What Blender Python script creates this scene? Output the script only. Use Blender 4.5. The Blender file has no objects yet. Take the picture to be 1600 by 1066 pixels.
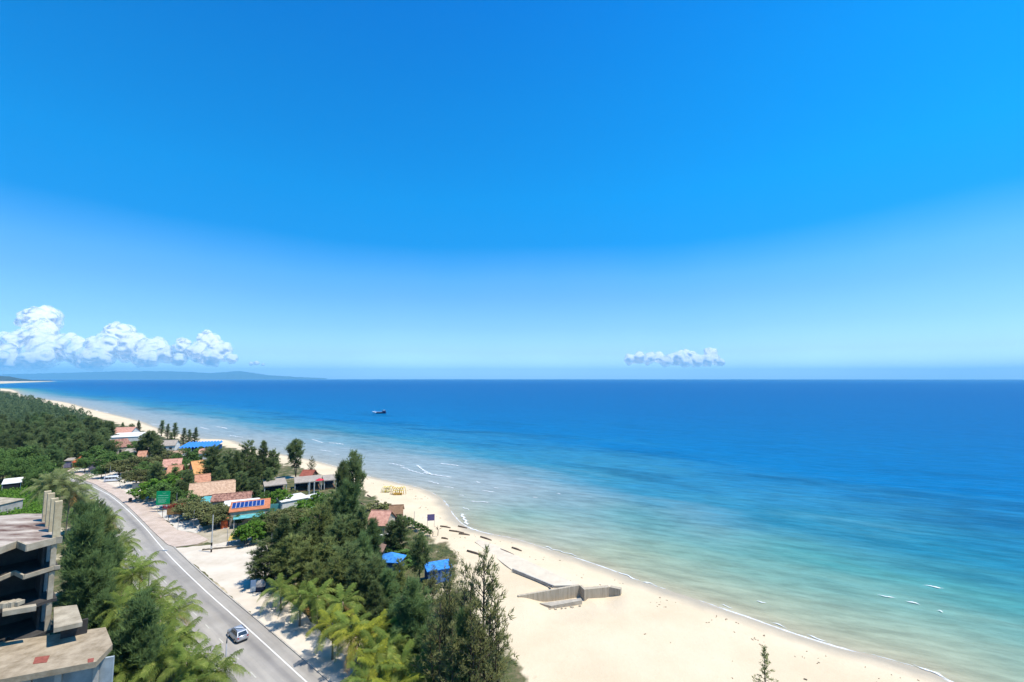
import bpy, bmesh, math, random
import numpy as np
from mathutils import Vector, Matrix

C = bpy.context.scene
COL = C.collection
R = math.radians
random.seed(7)

# ------------------------------------------------------------------ camera, sky, sun, exposure
H = 40.0                      # height of the viewpoint over the road
FPX = 700.0                   # focal length for a 1600 px wide picture
TH = math.atan(59 / FPX)      # slight upward pitch
cd = bpy.data.cameras.new('camera'); cam = bpy.data.objects.new('camera', cd); COL.objects.link(cam)
cd.sensor_width = 36; cd.lens = 36 * FPX / 1600; cd.clip_start = .5; cd.clip_end = 300000
cam.location = (0, 0, H); cam.rotation_euler = (math.pi / 2 + TH, 0, 0)
C.camera = cam

SUN_EL, SUN_AZ = R(67), R(104)          # azimuth clockwise from +Y
w = bpy.data.worlds.new("World"); C.world = w; w.use_nodes = True
N, L = w.node_tree.nodes, w.node_tree.links
sky = N.new('ShaderNodeTexSky'); sky.sky_type = 'NISHITA'; sky.sun_disc = False
sky.sun_elevation = SUN_EL; sky.sun_rotation = SUN_AZ
tc = N.new('ShaderNodeTexCoord'); sp = N.new('ShaderNodeSeparateXYZ'); L.new(tc.outputs['Generated'], sp.inputs[0])
asn = N.new('ShaderNodeMath'); asn.operation = 'ARCSINE'; L.new(sp.outputs[2], asn.inputs[0])
# soft waviness of the haze layer's top
nz = N.new('ShaderNodeTexNoise'); nz.inputs['Scale'].default_value = 2.2; nz.inputs['Detail'].default_value = 3
L.new(tc.outputs['Generated'], nz.inputs['Vector'])
nm = N.new('ShaderNodeMath'); nm.operation = 'MULTIPLY_ADD'; L.new(nz.outputs[0], nm.inputs[0])
nm.inputs[1].default_value = .05; L.new(asn.outputs[0], nm.inputs[2])
mr = N.new('ShaderNodeMapRange'); L.new(nm.outputs[0], mr.inputs[0])
mr.inputs[1].default_value = R(0) + .025; mr.inputs[2].default_value = R(60) + .025
rp = N.new('ShaderNodeValToRGB'); L.new(mr.outputs[0], rp.inputs[0])
e = rp.color_ramp.elements
stops = [(0.0, (.40, .62, 1.0)), (1.5, (.29, .43, .68)), (3, (.215, .305, .50)), (6, (.155, .25, .41)), (10, (.105, .225, .365)),
         (12.4, (.08, .226, .348)), (16.6, (.004, .19, .33)), (22, (.0, .213, .36)), (32, (.0, .203, .365)), (44, (.0, .172, .36)), (60, (.0, .156, .355))]
for i, (d, c) in enumerate(stops):
    el = e[0] if i == 0 else (e[len(e) - 1] if i == len(stops) - 1 else e.new(d / 60))
    el.position = d / 60; el.color = (*c, 1)
mx = N.new('ShaderNodeVectorMath'); mx.operation = 'MULTIPLY'; L.new(sky.outputs[0], mx.inputs[0]); L.new(rp.outputs[0], mx.inputs[1])
m2 = N.new('ShaderNodeVectorMath'); m2.operation = 'SCALE'; L.new(mx.outputs[0], m2.inputs[0]); m2.inputs['Scale'].default_value = 3
bg = N['Background']; L.new(m2.outputs[0], bg.inputs[0]); bg.inputs[1].default_value = .15

sl = bpy.data.lights.new('sun', 'SUN'); sun = bpy.data.objects.new('sun', sl); COL.objects.link(sun)
sl.energy = 5.0; sl.angle = R(.53); sl.color = (1, .93, .82)
sd = Vector((math.sin(SUN_AZ) * math.cos(SUN_EL), math.cos(SUN_AZ) * math.cos(SUN_EL), math.sin(SUN_EL)))
sun.rotation_euler = sd.to_track_quat('Z', 'Y').to_euler()

C.view_settings.view_transform = 'Standard'; C.view_settings.look = 'None'
C.view_settings.exposure = .5; C.view_settings.gamma = 1; C.view_settings.use_curve_mapping = False
C.render.engine = 'CYCLES'
C.cycles.max_bounces = 6; C.cycles.diffuse_bounces = 3; C.cycles.glossy_bounces = 3; C.cycles.transmission_bounces = 4
C.cycles.transparent_max_bounces = 24; C.cycles.volume_bounces = 0
C.cycles.use_denoising = True

# ------------------------------------------------------------------ where a picture point lies in the place
CT, ST = math.cos(TH), math.sin(TH)
def ray(px, py):
    u, v = (px - 800) / FPX, (533 - py) / FPX
    return u, CT - v * ST, v * CT + ST
def at(px, py, z=0.0):
    x, y, zz = ray(px, py); t = (z - H) / zz
    return Vector((x * t, y * t, z))
def atY(px, py, Y):
    x, y, zz = ray(px, py); t = Y / y
    return Vector((x * t, Y, H + zz * t))

# ------------------------------------------------------------------ materials
def lin(c):
    return tuple(((x / 255) / 12.92 if x / 255 <= .04045 else ((x / 255 + .055) / 1.055) ** 2.4) for x in c)
MATS = {}
def mat(name, col, rough=.85, noise=0, scale=1.0, col2=None, spec=.2, bump=0, metal=0, detail=5, w2=.5, stretch=None, alpha=None):
    """one procedural surface: base colour broken up by noise (col -> col2) and fine relief"""
    if name in MATS: return MATS[name]
    m = bpy.data.materials.new(name); m.use_nodes = True
    n, l = m.node_tree.nodes, m.node_tree.links
    b = n['Principled BSDF']; b.inputs['Roughness'].default_value = rough
    b.inputs['Specular IOR Level'].default_value = spec; b.inputs['Metallic'].default_value = metal
    b.inputs['Base Color'].default_value = (*col, 1)
    if noise or bump or col2:
        t = n.new('ShaderNodeTexCoord'); mp = n.new('ShaderNodeMapping'); l.new(t.outputs['Object'], mp.inputs[0])
        if stretch: mp.inputs['Scale'].default_value = stretch
        a = n.new('ShaderNodeTexNoise'); a.inputs['Scale'].default_value = scale; a.inputs['Detail'].default_value = detail
        a.inputs['Roughness'].default_value = .65
        l.new(mp.outputs[0], a.inputs['Vector'])
        if noise or col2:
            c2 = col2 or tuple(x * (1 - noise) for x in col)
            r_ = n.new('ShaderNodeValToRGB'); l.new(a.outputs[0], r_.inputs[0])
            r_.color_ramp.elements[0].position = w2 - .14; r_.color_ramp.elements[1].position = w2 + .16
            r_.color_ramp.elements[0].color = (*c2, 1); r_.color_ramp.elements[1].color = (*col, 1)
            l.new(r_.outputs[0], b.inputs['Base Color'])
        if bump:
            bm_ = n.new('ShaderNodeBump'); bm_.inputs['Strength'].default_value = bump; bm_.inputs['Distance'].default_value = .1
            l.new(a.outputs[0], bm_.inputs['Height']); l.new(bm_.outputs[0], b.inputs['Normal'])
    MATS[name] = m
    return m
def leafmat(name, c1, c2, c3=None, trans=.35, scale=.35, rnd=.35, bend=.8):
    """leaves: clump-wise colour noise, a little of each tree's own tone, some light let through"""
    if name in MATS: return MATS[name]
    m = bpy.data.materials.new(name); m.use_nodes = True
    n, l = m.node_tree.nodes, m.node_tree.links
    n.remove(n['Principled BSDF'])
    t = n.new('ShaderNodeTexCoord'); a = n.new('ShaderNodeTexNoise'); a.inputs['Scale'].default_value = scale; a.inputs['Detail'].default_value = 4
    l.new(t.outputs['Object'], a.inputs['Vector'])
    r_ = n.new('ShaderNodeValToRGB'); l.new(a.outputs[0], r_.inputs[0])
    r_.color_ramp.elements[0].position = .34; r_.color_ramp.elements[1].position = .66
    r_.color_ramp.elements[0].color = (*c1, 1); r_.color_ramp.elements[1].color = (*c2, 1)
    if c3:
        q = r_.color_ramp.elements.new(.74); q.color = (*c3, 1)
    oi = n.new('ShaderNodeObjectInfo'); mm = n.new('ShaderNodeMapRange'); l.new(oi.outputs['Random'], mm.inputs[0])
    mm.inputs[3].default_value = 1 - rnd; mm.inputs[4].default_value = 1 + rnd
    vs = n.new('ShaderNodeVectorMath'); vs.operation = 'SCALE'; l.new(r_.outputs[0], vs.inputs[0]); l.new(mm.outputs[0], vs.inputs['Scale'])
    # light scattered among small leaves: shading leans towards the open sky rather than each leaf's own facet
    ge = n.new('ShaderNodeNewGeometry'); sc_ = n.new('ShaderNodeVectorMath'); sc_.operation = 'MULTIPLY_ADD'; l.new(ge.outputs['Normal'], sc_.inputs[0]); sc_.inputs[1].default_value = (.75,) * 3; sc_.inputs[2].default_value = (0, 0, bend)
    nn_ = n.new('ShaderNodeVectorMath'); nn_.operation = 'NORMALIZE'; l.new(sc_.outputs[0], nn_.inputs[0])
    d = n.new('ShaderNodeBsdfDiffuse'); l.new(nn_.outputs[0], d.inputs['Normal']); tr = n.new('ShaderNodeBsdfTranslucent'); mi = n.new('ShaderNodeMixShader'); mi.inputs[0].default_value = trans
    l.new(vs.outputs[0], d.inputs[0]); l.new(vs.outputs[0], tr.inputs[0])
    l.new(d.outputs[0], mi.inputs[1]); l.new(tr.outputs[0], mi.inputs[2])
    l.new(mi.outputs[0], n['Material Output'].inputs[0])
    MATS[name] = m
    return m

# ------------------------------------------------------------------ mesh helpers
def mesh(name, v, f, smooth=False):
    me = bpy.data.meshes.new(name)
    v = np.asarray(v, dtype=np.float32)
    if isinstance(f, np.ndarray):
        k = f.shape[1]; nf = f.shape[0]
        me.vertices.add(len(v)); me.vertices.foreach_set('co', v.ravel())
        me.loops.add(nf * k); me.loops.foreach_set('vertex_index', f.astype(np.int32).ravel())
        me.polygons.add(nf); me.polygons.foreach_set('loop_start', np.arange(0, nf * k, k, dtype=np.int32))
        me.update(calc_edges=True)
    else:
        me.from_pydata([tuple(map(float, p)) for p in v], [], f); me.update()
    if smooth: me.polygons.foreach_set('use_smooth', [True] * len(me.polygons))
    return me
def link(name, me, m=None, parent=None):
    o = bpy.data.objects.new(name, me); COL.objects.link(o)
    if m is not None and not me.materials: me.materials.append(m)
    if parent is not None: o.parent = parent
    return o
def tag(o, label=None, cat=None, group=None, kind=None):
    if label: o['label'] = label
    if cat: o['category'] = cat
    if group: o['group'] = group
    if kind: o['kind'] = kind
    return o
def thing(name, label, cat, loc, group=None, rz=0.0):
    o = bpy.data.objects.new(name, None); COL.objects.link(o); o.empty_display_size = .3
    o.location = loc; o.rotation_euler = (0, 0, rz)
    return tag(o, label, cat, group)

class MB:
    """collects shapes given in world coordinates; build() links them as ONE mesh (relative to its root)"""
    def __init__(s): s.v = []; s.f = []
    def add(s, v, f):
        o = len(s.v); s.v += [Vector(p) for p in v]; s.f += [[i + o for i in q] for q in f]; return s
    def box(s, c, d, rz=0.0, tilt=None):
        hx, hy, hz = d[0] / 2, d[1] / 2, d[2] / 2
        M = Matrix.Rotation(rz, 3, 'Z')
        if tilt is not None: M = M @ tilt
        p = [Vector(c) + M @ Vector((x * hx, y * hy, z * hz)) for x in (-1, 1) for y in (-1, 1) for z in (-1, 1)]
        return s.add(p, [(0, 1, 3, 2), (4, 6, 7, 5), (0, 4, 5, 1), (2, 3, 7, 6), (0, 2, 6, 4), (1, 5, 7, 3)])
    def slab(s, pts, thick, up=None):
        """closed sheet: pts is the top face, thickness measured downward"""
        n = len(pts); t = [Vector(p) for p in pts]; d = up or Vector((0, 0, -thick)); b = [p + d for p in t]
        f = [list(range(n)), list(range(2 * n - 1, n - 1, -1))] + [[i, i + n, (i + 1) % n + n, (i + 1) % n] for i in range(n)]
        return s.add(t + b, f)
    def tube(s, pts, rad, n=6):
        pts = [Vector(p) for p in pts]
        if not isinstance(rad, (list, tuple)): rad = [rad] * len(pts)
        rings = []; o = len(s.v)
        for i, p in enumerate(pts):
            d = (pts[min(i + 1, len(pts) - 1)] - pts[max(i - 1, 0)]).normalized()
            a = d.cross(Vector((0, 0, 1)) if abs(d.z) < .95 else Vector((1, 0, 0))).normalized(); b = d.cross(a)
            for k in range(n):
                t = 2 * math.pi * k / n; s.v.append(p + (a * math.cos(t) + b * math.sin(t)) * rad[i])
        for i in range(len(pts) - 1):
            for k in range(n):
                q = (k + 1) % n; s.f.append([o + i * n + k, o + i * n + q, o + (i + 1) * n + q, o + (i + 1) * n + k])
        s.f.append([o + k for k in range(n)][::-1]); s.f.append([o + (len(pts) - 1) * n + k for k in range(n)])
        return s
    def build(s, name, m, parent=None, smooth=False):
        org = parent.matrix_basis.translation if parent is not None else Vector((0, 0, 0))
        q = parent
        while q is not None and q.parent is not None:
            q = q.parent; org = org + q.location
        inv = Matrix.Rotation(-(q.rotation_euler.z if q is not None else 0), 3, 'Z')
        me = mesh(name, [inv @ (p - org) for p in s.v], s.f)
        bm = bmesh.new(); bm.from_mesh(me); bmesh.ops.recalc_face_normals(bm, faces=bm.faces); bm.to_mesh(me); bm.free()
        if smooth: me.polygons.foreach_set('use_smooth', [True] * len(me.polygons))
        return link(name, me, m, parent)

def catmull(P, k=6):
    P = [np.array(p, float) for p in P]; out = []
    for i in range(len(P) - 1):
        a, b, c, d = P[max(i - 1, 0)], P[i], P[i + 1], P[min(i + 2, len(P) - 1)]
        for j in range(k):
            t = j / k
            out.append(.5 * ((2 * b) + (-a + c) * t + (2 * a - 5 * b + 4 * c - d) * t * t + (-a + 3 * b - 3 * c + d) * t ** 3))
    out.append(P[-1]); return np.array(out)
def sdist(X, Y, P):
    """signed distance to a polyline: positive on its left"""
    best = np.full(X.shape, 1e18); sg = np.ones(X.shape)
    for i in range(len(P) - 1):
        ax, ay = P[i]; bx, by = P[i + 1]; dx, dy = bx - ax, by - ay; q = dx * dx + dy * dy
        t = np.clip(((X - ax) * dx + (Y - ay) * dy) / q, 0, 1)
        ex, ey = X - ax - t * dx, Y - ay - t * dy; d = ex * ex + ey * ey
        m = d < best; best = np.where(m, d, best); sg = np.where(m, np.sign(dx * (Y - ay) - dy * (X - ax)), sg)
    return np.sqrt(best) * np.where(sg == 0, 1, sg)
def vnoise(X, Y, sc, seed=0):
    """cheap smooth noise, -1..1"""
    r = np.random.RandomState(seed); s = np.zeros_like(X)
    for k in range(6):
        a = r.uniform(0, 2 * np.pi); f = r.uniform(.6, 1.7) / sc; p = r.uniform(0, 6.28)
        s += np.sin((X * np.cos(a) + Y * np.sin(a)) * f * 6.28 + p + 1.3 * np.sin((X * np.sin(a) - Y * np.cos(a)) * f * 3.1 + p))
    return s / 4
def sstep(x, a, b):
    t = np.clip((x - a) / (b - a), 0, 1); return t * t * (3 - 2 * t)

# ------------------------------------------------------------------ shoreline and terrain
ZS = -2.0
sh = [(1487, 1066), (1412, 1038), (1300, 1008), (1225, 984), (1169, 964), (1075, 933), (1000, 909), (950, 889), (881, 866), (806, 842),
      (755, 832), (728, 822), (712, 808), (700, 792), (684, 775), (655, 762), (610, 752), (576, 744), (500, 722), (424, 707), (388, 699), (368, 690), (345, 686.5), (309, 684.5),
      (244, 668), (214, 657), (161, 644), (129, 636), (105, 629.5), (70, 624), (37, 618.5), (11, 608)]
shw = [at(x, y, ZS)[:2] for x, y in sh]
shw = [(300, -141), (175, -36.5), (130, 1), (105, 21), (86, 36), (74, 45.7), (65, 53)] + shw + [(-2750, 2250), (-3500, 2880), (-4080, 3480), (-4480, 3930), (-5400, 4950), (-6400, 6100), (-7500, 7350), (-8300, 7700), (-13000, 7800), (-22000, 7600)]
SHORE = catmull(shw, 5)
def shore(X, Y): return sdist(X, Y, SHORE)       # + inland
def land_z(s, X=None, Y=None):
    return np.interp(s, [-500, -150, -50, -15, 0, 5, 12, 24, 36], [-14, -8, -4.5, -2.9, -2.0, -1.35, -.7, -.2, 0])
def gz(x, y): return float(land_z(shore(np.array([x]), np.array([y])))[0]) - (float(hollow(np.array([x]), np.array([y]))[0]) if 'hollow' in globals() else 0)

def polar(r0, r1, growth, a0, a1, na):
    nr = int(math.log(r1 / r0) / growth); r = r0 * np.exp(np.linspace(0, math.log(r1 / r0), nr)); a = np.linspace(R(a0), R(a1), na)
    RR, AA = np.meshgrid(r, a, indexing='ij'); X, Y = RR * np.sin(AA), RR * np.cos(AA)
    i = np.arange(nr * na).reshape(nr, na)
    F = np.stack([i[:-1, :-1].ravel(), i[:-1, 1:].ravel(), i[1:, 1:].ravel(), i[1:, :-1].ravel()], 1)
    return X.ravel(), Y.ravel(), F
def compact(X, F):
    u, inv = np.unique(F.ravel(), return_inverse=True); return u, inv.reshape(F.shape)
def fattr(me, name, val):
    a = me.attributes.new(name, 'FLOAT', 'POINT'); a.data.foreach_set('value', np.asarray(val, np.float32))

VEG = [(860, 1140), (830, 1066), (775, 1000), (735, 930), (712, 880), (690, 850), (665, 836), (640, 820), (612, 803), (590, 785), (570, 768), (540, 750), (500, 738),
       (440, 722), (400, 706), (330, 692), (300, 689), (240, 678), (180, 660), (120, 645), (60, 630), (20, 618), (6, 610.5)]
vegw = [at(x, y)[:2] for x, y in VEG]
vegw = [(110, -60), (60, 10)] + vegw + [(-3000, 2300)]
VEGL = catmull(vegw, 4)

X, Y, F = polar(4, 16000, .0135, -110, 110, 560)
S = shore(X, Y)
keep = (S[F] > -60).any(1); u, F = compact(X, F[keep]); X, Y, S = X[u], Y[u], S[u]
RR = np.hypot(X, Y)
V = sdist(X, Y, VEGL)                                 # + inside the planted strip
far = RR > 2300
V = np.where(far, S - (40 + np.clip(RR - 2300, 0, None) * .16), V)
sand = 1 - sstep(V + 2.5 * vnoise(X, Y, 9, 3) + 1.5 * vnoise(X, Y, 3.3, 4), -2.5, 2.5)
patch = .55 * sstep(vnoise(X, Y, 26, 5) + .5 * vnoise(X, Y, 8, 6), .1, .9) * (RR < 320)
sand = np.maximum(sand, patch)
Z = land_z(S) + np.where(S > 14, .10 * vnoise(X, Y, 14, 8) * sand * sstep(-V, 1, 8), 0)
GA, GB, GC = (np.array(at(x_, y_, .1)[:2]) for x_, y_ in ((812, 931.5), (906, 914.5), (972, 921)))
def hollow(X, Y):
    def side(A_, B_):
        d_ = (B_ - A_) / np.hypot(*(B_ - A_)); u_ = (X - A_[0]) * d_[0] + (Y - A_[1]) * d_[1]; v_ = -((X - A_[0]) * -d_[1] + (Y - A_[1]) * d_[0]); return u_ / np.hypot(*(B_ - A_)), v_
    u1, v1 = side(GA, GB); u2, v2 = side(GB, GC)
    h1 = sstep(v1, -1.7, -1.0) * (1 - sstep(v1, .5, 13)) * sstep(u1, -.05, .45) * (1 - sstep(u1, 1.0, 1.03))
    h2 = sstep(v2, -1.7, -1.0) * (1 - sstep(v2, .5, 13)) * sstep(u2, -.03, .0) * (1 - sstep(u2, .55, 1.15))
    return 1.55 * np.maximum(h1, h2 * .75)
Z = Z - hollow(X, Y)
me = mesh('ground', np.stack([X, Y, Z], 1), F, True)
fattr(me, 'sand', sand); fattr(me, 'shore', S)
m = bpy.data.materials.new('ground_sand_and_litter'); m.use_nodes = True
n, l = m.node_tree.nodes, m.node_tree.links; b = n['Principled BSDF']; b.inputs['Roughness'].default_value = .95; b.inputs['Specular IOR Level'].default_value = .05
def attr(n, nm):
    a = n.new('ShaderNodeAttribute'); a.attribute_name = nm; return a.outputs['Fac']
def nnoise(n, l, vec, sc, det=5, rough=.6):
    a = n.new('ShaderNodeTexNoise'); a.inputs['Scale'].default_value = sc; a.inputs['Detail'].default_value = det; a.inputs['Roughness'].default_value = rough
    l.new(vec, a.inputs['Vector']); return a.outputs[0]
def ramp(n, l, src, stops):
    r_ = n.new('ShaderNodeValToRGB'); l.new(src, r_.inputs[0]); q = r_.color_ramp.elements
    for i, (p, c) in enumerate(stops):
        el = q[0] if i == 0 else (q[len(q) - 1] if i == len(stops) - 1 else q.new(p)); el.position = p; el.color = (*c, 1)
    return r_.outputs[0]
def mixc(n, l, f, a, b_):
    x = n.new('ShaderNodeMix'); x.data_type = 'RGBA'
    for s_, val in ((0, f), (6, a), (7, b_)):
        if hasattr(val, 'links'): l.new(val, x.inputs[s_])
        else: x.inputs[s_].default_value = val if s_ == 0 else (*val, 1)
    return x.outputs[2]
def mth(n, l, op, a, b_=0.0, c=None):
    x = n.new('ShaderNodeMath'); x.operation = op
    for i, val in enumerate((a, b_, c)):
        if val is None: continue
        if hasattr(val, 'links'): l.new(val, x.inputs[i])
        else: x.inputs[i].default_value = val
    return x.outputs[0]
t = n.new('ShaderNodeTexCoord').outputs['Object']
sandc = ramp(n, l, nnoise(n, l, t, .06, 7), [(.3, (.49, .395, .265)), (.5, (.545, .445, .305)), (.7, (.58, .48, .34))])
spk = ramp(n, l, nnoise(n, l, t, 1.6, 6, .75), [(.62, (1, 1, 1)), (.76, (.82, .77, .70))])
mm = n.new('ShaderNodeVectorMath'); mm.operation = 'MULTIPLY'; l.new(sandc, mm.inputs[0]); l.new(spk, mm.inputs[1])
wetf = n.new('ShaderNodeMapRange'); l.new(mth(n, l, 'MULTIPLY_ADD', nnoise(n, l, t, .12, 4), 5.0, attr(n, 'shore')), wetf.inputs[0])
wetf.inputs[1].default_value = 7.5; wetf.inputs[2].default_value = 3.6
sc2 = mixc(n, l, wetf.outputs[0], mm.outputs[0], (.335, .295, .225))
lit = ramp(n, l, nnoise(n, l, t, .35, 7, .7), [(.33, (.035, .045, .02)), (.48, (.075, .085, .035)), (.6, (.16, .13, .075)), (.72, (.30, .25, .17))])
sf = mth(n, l, 'ADD', attr(n, 'sand'), mth(n, l, 'MULTIPLY_ADD', nnoise(n, l, t, .9, 5), .8, -.4))
sfc = n.new('ShaderNodeMapRange'); l.new(sf, sfc.inputs[0]); sfc.inputs[1].default_value = .3; sfc.inputs[2].default_value = .7
l.new(mixc(n, l, sfc.outputs[0], lit, sc2), b.inputs['Base Color'])
bp = n.new('ShaderNodeBump'); bp.inputs['Strength'].default_value = .5; bp.inputs['Distance'].default_value = .25
l.new(nnoise(n, l, t, .8, 8, .7), bp.inputs['Height']); l.new(bp.outputs[0], b.inputs['Normal'])
tag(link('ground', me, m), kind='structure')

# ------------------------------------------------------------------ sea
X, Y, F = polar(30, 45000, .0105, -80, 80, 560)
S = shore(X, Y)
keep = (S[F] < 2.5).any(1); u, F = compact(X, F[keep]); X, Y, S = X[u], Y[u], S[u]
RR = np.hypot(X, Y)
off = np.clip(-S, 0, None)
murk = sstep(Y + .12 * np.abs(X) + 14 * vnoise(X, Y, 60, 11), 105, 190) * (1 - sstep(RR, 1400, 2600))
swell = .10 * np.sin(off / 6.5 * 6.28 + 2.2 * vnoise(X, Y, 70, 12)) * np.exp(-((off - 22) / 24) ** 2) * sstep(off, 1, 7)
me = mesh('sea', np.stack([X, Y, np.full_like(X, ZS) + swell * (RR < 600)], 1), F, True)
fattr(me, 'off', off); fattr(me, 'murk', murk)
m = bpy.data.materials.new('sea_water'); m.use_nodes = True
n, l = m.node_tree.nodes, m.node_tree.links; b = n['Principled BSDF']
t = n.new('ShaderNodeTexCoord').outputs['Object']
mp = n.new('ShaderNodeMapping'); l.new(t, mp.inputs[0]); mp.vector_type = 'TEXTURE'; mp.inputs['Rotation'].default_value = (0, 0, R(146)); mp.inputs['Scale'].default_value = (3.0, 1, 1)
big = nnoise(n, l, mp.outputs[0], .022, 5, .6)
mid = nnoise(n, l, mp.outputs[0], .12, 5, .6)
o_ = attr(n, 'off')
f1 = mth(n, l, 'MULTIPLY_ADD', big, 1.0, .5); f2 = mth(n, l, 'MULTIPLY_ADD', mid, .55, .72)
od = mth(n, l, 'MULTIPLY', mth(n, l, 'MULTIPLY', o_, f1), f2)
lg = mth(n, l, 'DIVIDE', mth(n, l, 'LOGARITHM', mth(n, l, 'ADD', od, 1.0), 10.0), 4.0)
clear = ramp(n, l, lg, [(0, (.34, .31, .215)), (.15, (.285, .285, .195)), (.26, (.23, .285, .205)), (.33, (.145, .255, .205)), (.40, (.055, .215, .21)), (.465, (.012, .15, .225)),
                        (.53, (.0, .115, .275)), (.62, (.0, .092, .24)), (.72, (.0, .078, .225)), (.9, (.0, .078, .225)), (1, (.0, .082, .23))])
grey = ramp(n, l, lg, [(0, (.31, .30, .245)), (.25, (.245, .275, .26)), (.38, (.20, .265, .28)), (.425, (.13, .235, .27)), (.47, (.03, .175, .255)), (.55, (.0, .12, .28)),
                       (.66, (.0, .094, .245)), (.8, (.0, .078, .225)), (1, (.0, .082, .23))])
wc = mixc(n, l, attr(n, 'murk'), clear, grey)
fl = n.new('ShaderNodeVectorMath'); fl.operation = 'SCALE'; l.new(wc, fl.inputs[0])
mp2 = n.new('ShaderNodeMapping'); l.new(t, mp2.inputs[0]); mp2.vector_type = 'TEXTURE'; mp2.inputs['Rotation'].default_value = (0, 0, R(158)); mp2.inputs['Scale'].default_value = (4.0, 1, 1)
rip = n.new('ShaderNodeMapRange'); l.new(nnoise(n, l, mp2.outputs[0], .42, 8, .72), rip.inputs[0]); rip.inputs[1].default_value = .36; rip.inputs[2].default_value = .66; rip.inputs[3].default_value = .74; rip.inputs[4].default_value = 1.14  # light and shade of ripples painted into the water colour
# darker weed and stone patches on the bottom, where the water is a few metres deep
wd_ = n.new('ShaderNodeMapRange'); l.new(nnoise(n, l, mp.outputs[0], .03, 7, .7), wd_.inputs[0]); wd_.inputs[1].default_value = .50; wd_.inputs[2].default_value = .64; wd_.inputs[3].default_value = 1; wd_.inputs[4].default_value = .70
dz_ = ramp(n, l, lg, [(0, (0, 0, 0)), (.36, (0, 0, 0)), (.44, (1, 1, 1)), (.53, (1, 1, 1)), (.62, (.15, .15, .15)), (1, (0, 0, 0))])
wmix = n.new('ShaderNodeMix'); l.new(dz_, wmix.inputs[0]); wmix.inputs[2].default_value = 1.0; l.new(wd_.outputs[0], wmix.inputs[3])
l.new(mth(n, l, 'MULTIPLY', rip.outputs[0], wmix.outputs[0]), fl.inputs['Scale'])
l.new(fl.outputs[0], b.inputs['Base Color'])
b.inputs['Roughness'].default_value = .4; b.inputs['Specular IOR Level'].default_value = .02
bp = n.new('ShaderNodeBump'); bp.inputs['Strength'].default_value = .55; bp.inputs['Distance'].default_value = .5
l.new(mth(n, l, 'ADD', nnoise(n, l, mp2.outputs[0], .55, 6, .65), mth(n, l, 'MULTIPLY', mid, 2.0)), bp.inputs['Height']); l.new(bp.outputs[0], b.inputs['Normal'])
tag(link('sea', me, m), kind='structure')

# foam: surf edge and small breakers, thin ragged ridges of froth
foam = bpy.data.materials.new('sea_foam'); foam.use_nodes = True
n, l = foam.node_tree.nodes, foam.node_tree.links; b = n['Principled BSDF']; b.inputs['Base Color'].default_value = (.72, .74, .74, 1); b.inputs['Roughness'].default_value = .9
t = n.new('ShaderNodeTexCoord').outputs['Object']
cut = n.new('ShaderNodeMapRange'); l.new(mth(n, l, 'ADD', nnoise(n, l, t, .9, 8, .75), attr(n, 'thick')), cut.inputs[0]); cut.inputs[1].default_value = .80; cut.inputs[2].default_value = 1.35
l.new(cut.outputs[0], b.inputs['Alpha'])
fv, ff, fa = [], [], []
def foam_strip(P, wid, hgt, dens, seed, z0=ZS + .03):
    r = random.Random(seed); o = len(fv); n_ = len(P); prof = [(-.5, 0, 0), (-.22, .8, .85), (0, 1, .95), (.5, .35, .42), (2.4, 0, 0)]
    for i, p in enumerate(P):
        d = P[min(i + 1, n_ - 1)] - P[max(i - 1, 0)]; d = d / max(np.hypot(*d), 1e-6); q = np.array([-d[1], d[0]])
        env = dens * (.55 + .45 * math.sin(i * .7 + seed * 2.1) * math.sin(i * .23 + seed)) if dens < 0 else dens
        tp = min(1, i / 3, (n_ - 1 - i) / 3)
        k = wid * (.6 + .8 * r.random()) * (.35 + .65 * tp)
        for (a, hh, th) in prof:
            pp = p + q * a * k; fv.append((pp[0], pp[1], z0 + hgt * hh * tp)); fa.append(th * abs(env) * (.3 + .7 * tp))
    for i in range(n_ - 1):
        for k in range(4): a = o + i * 5 + k; ff.append([a, a + 1, a + 6, a + 5])
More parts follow.
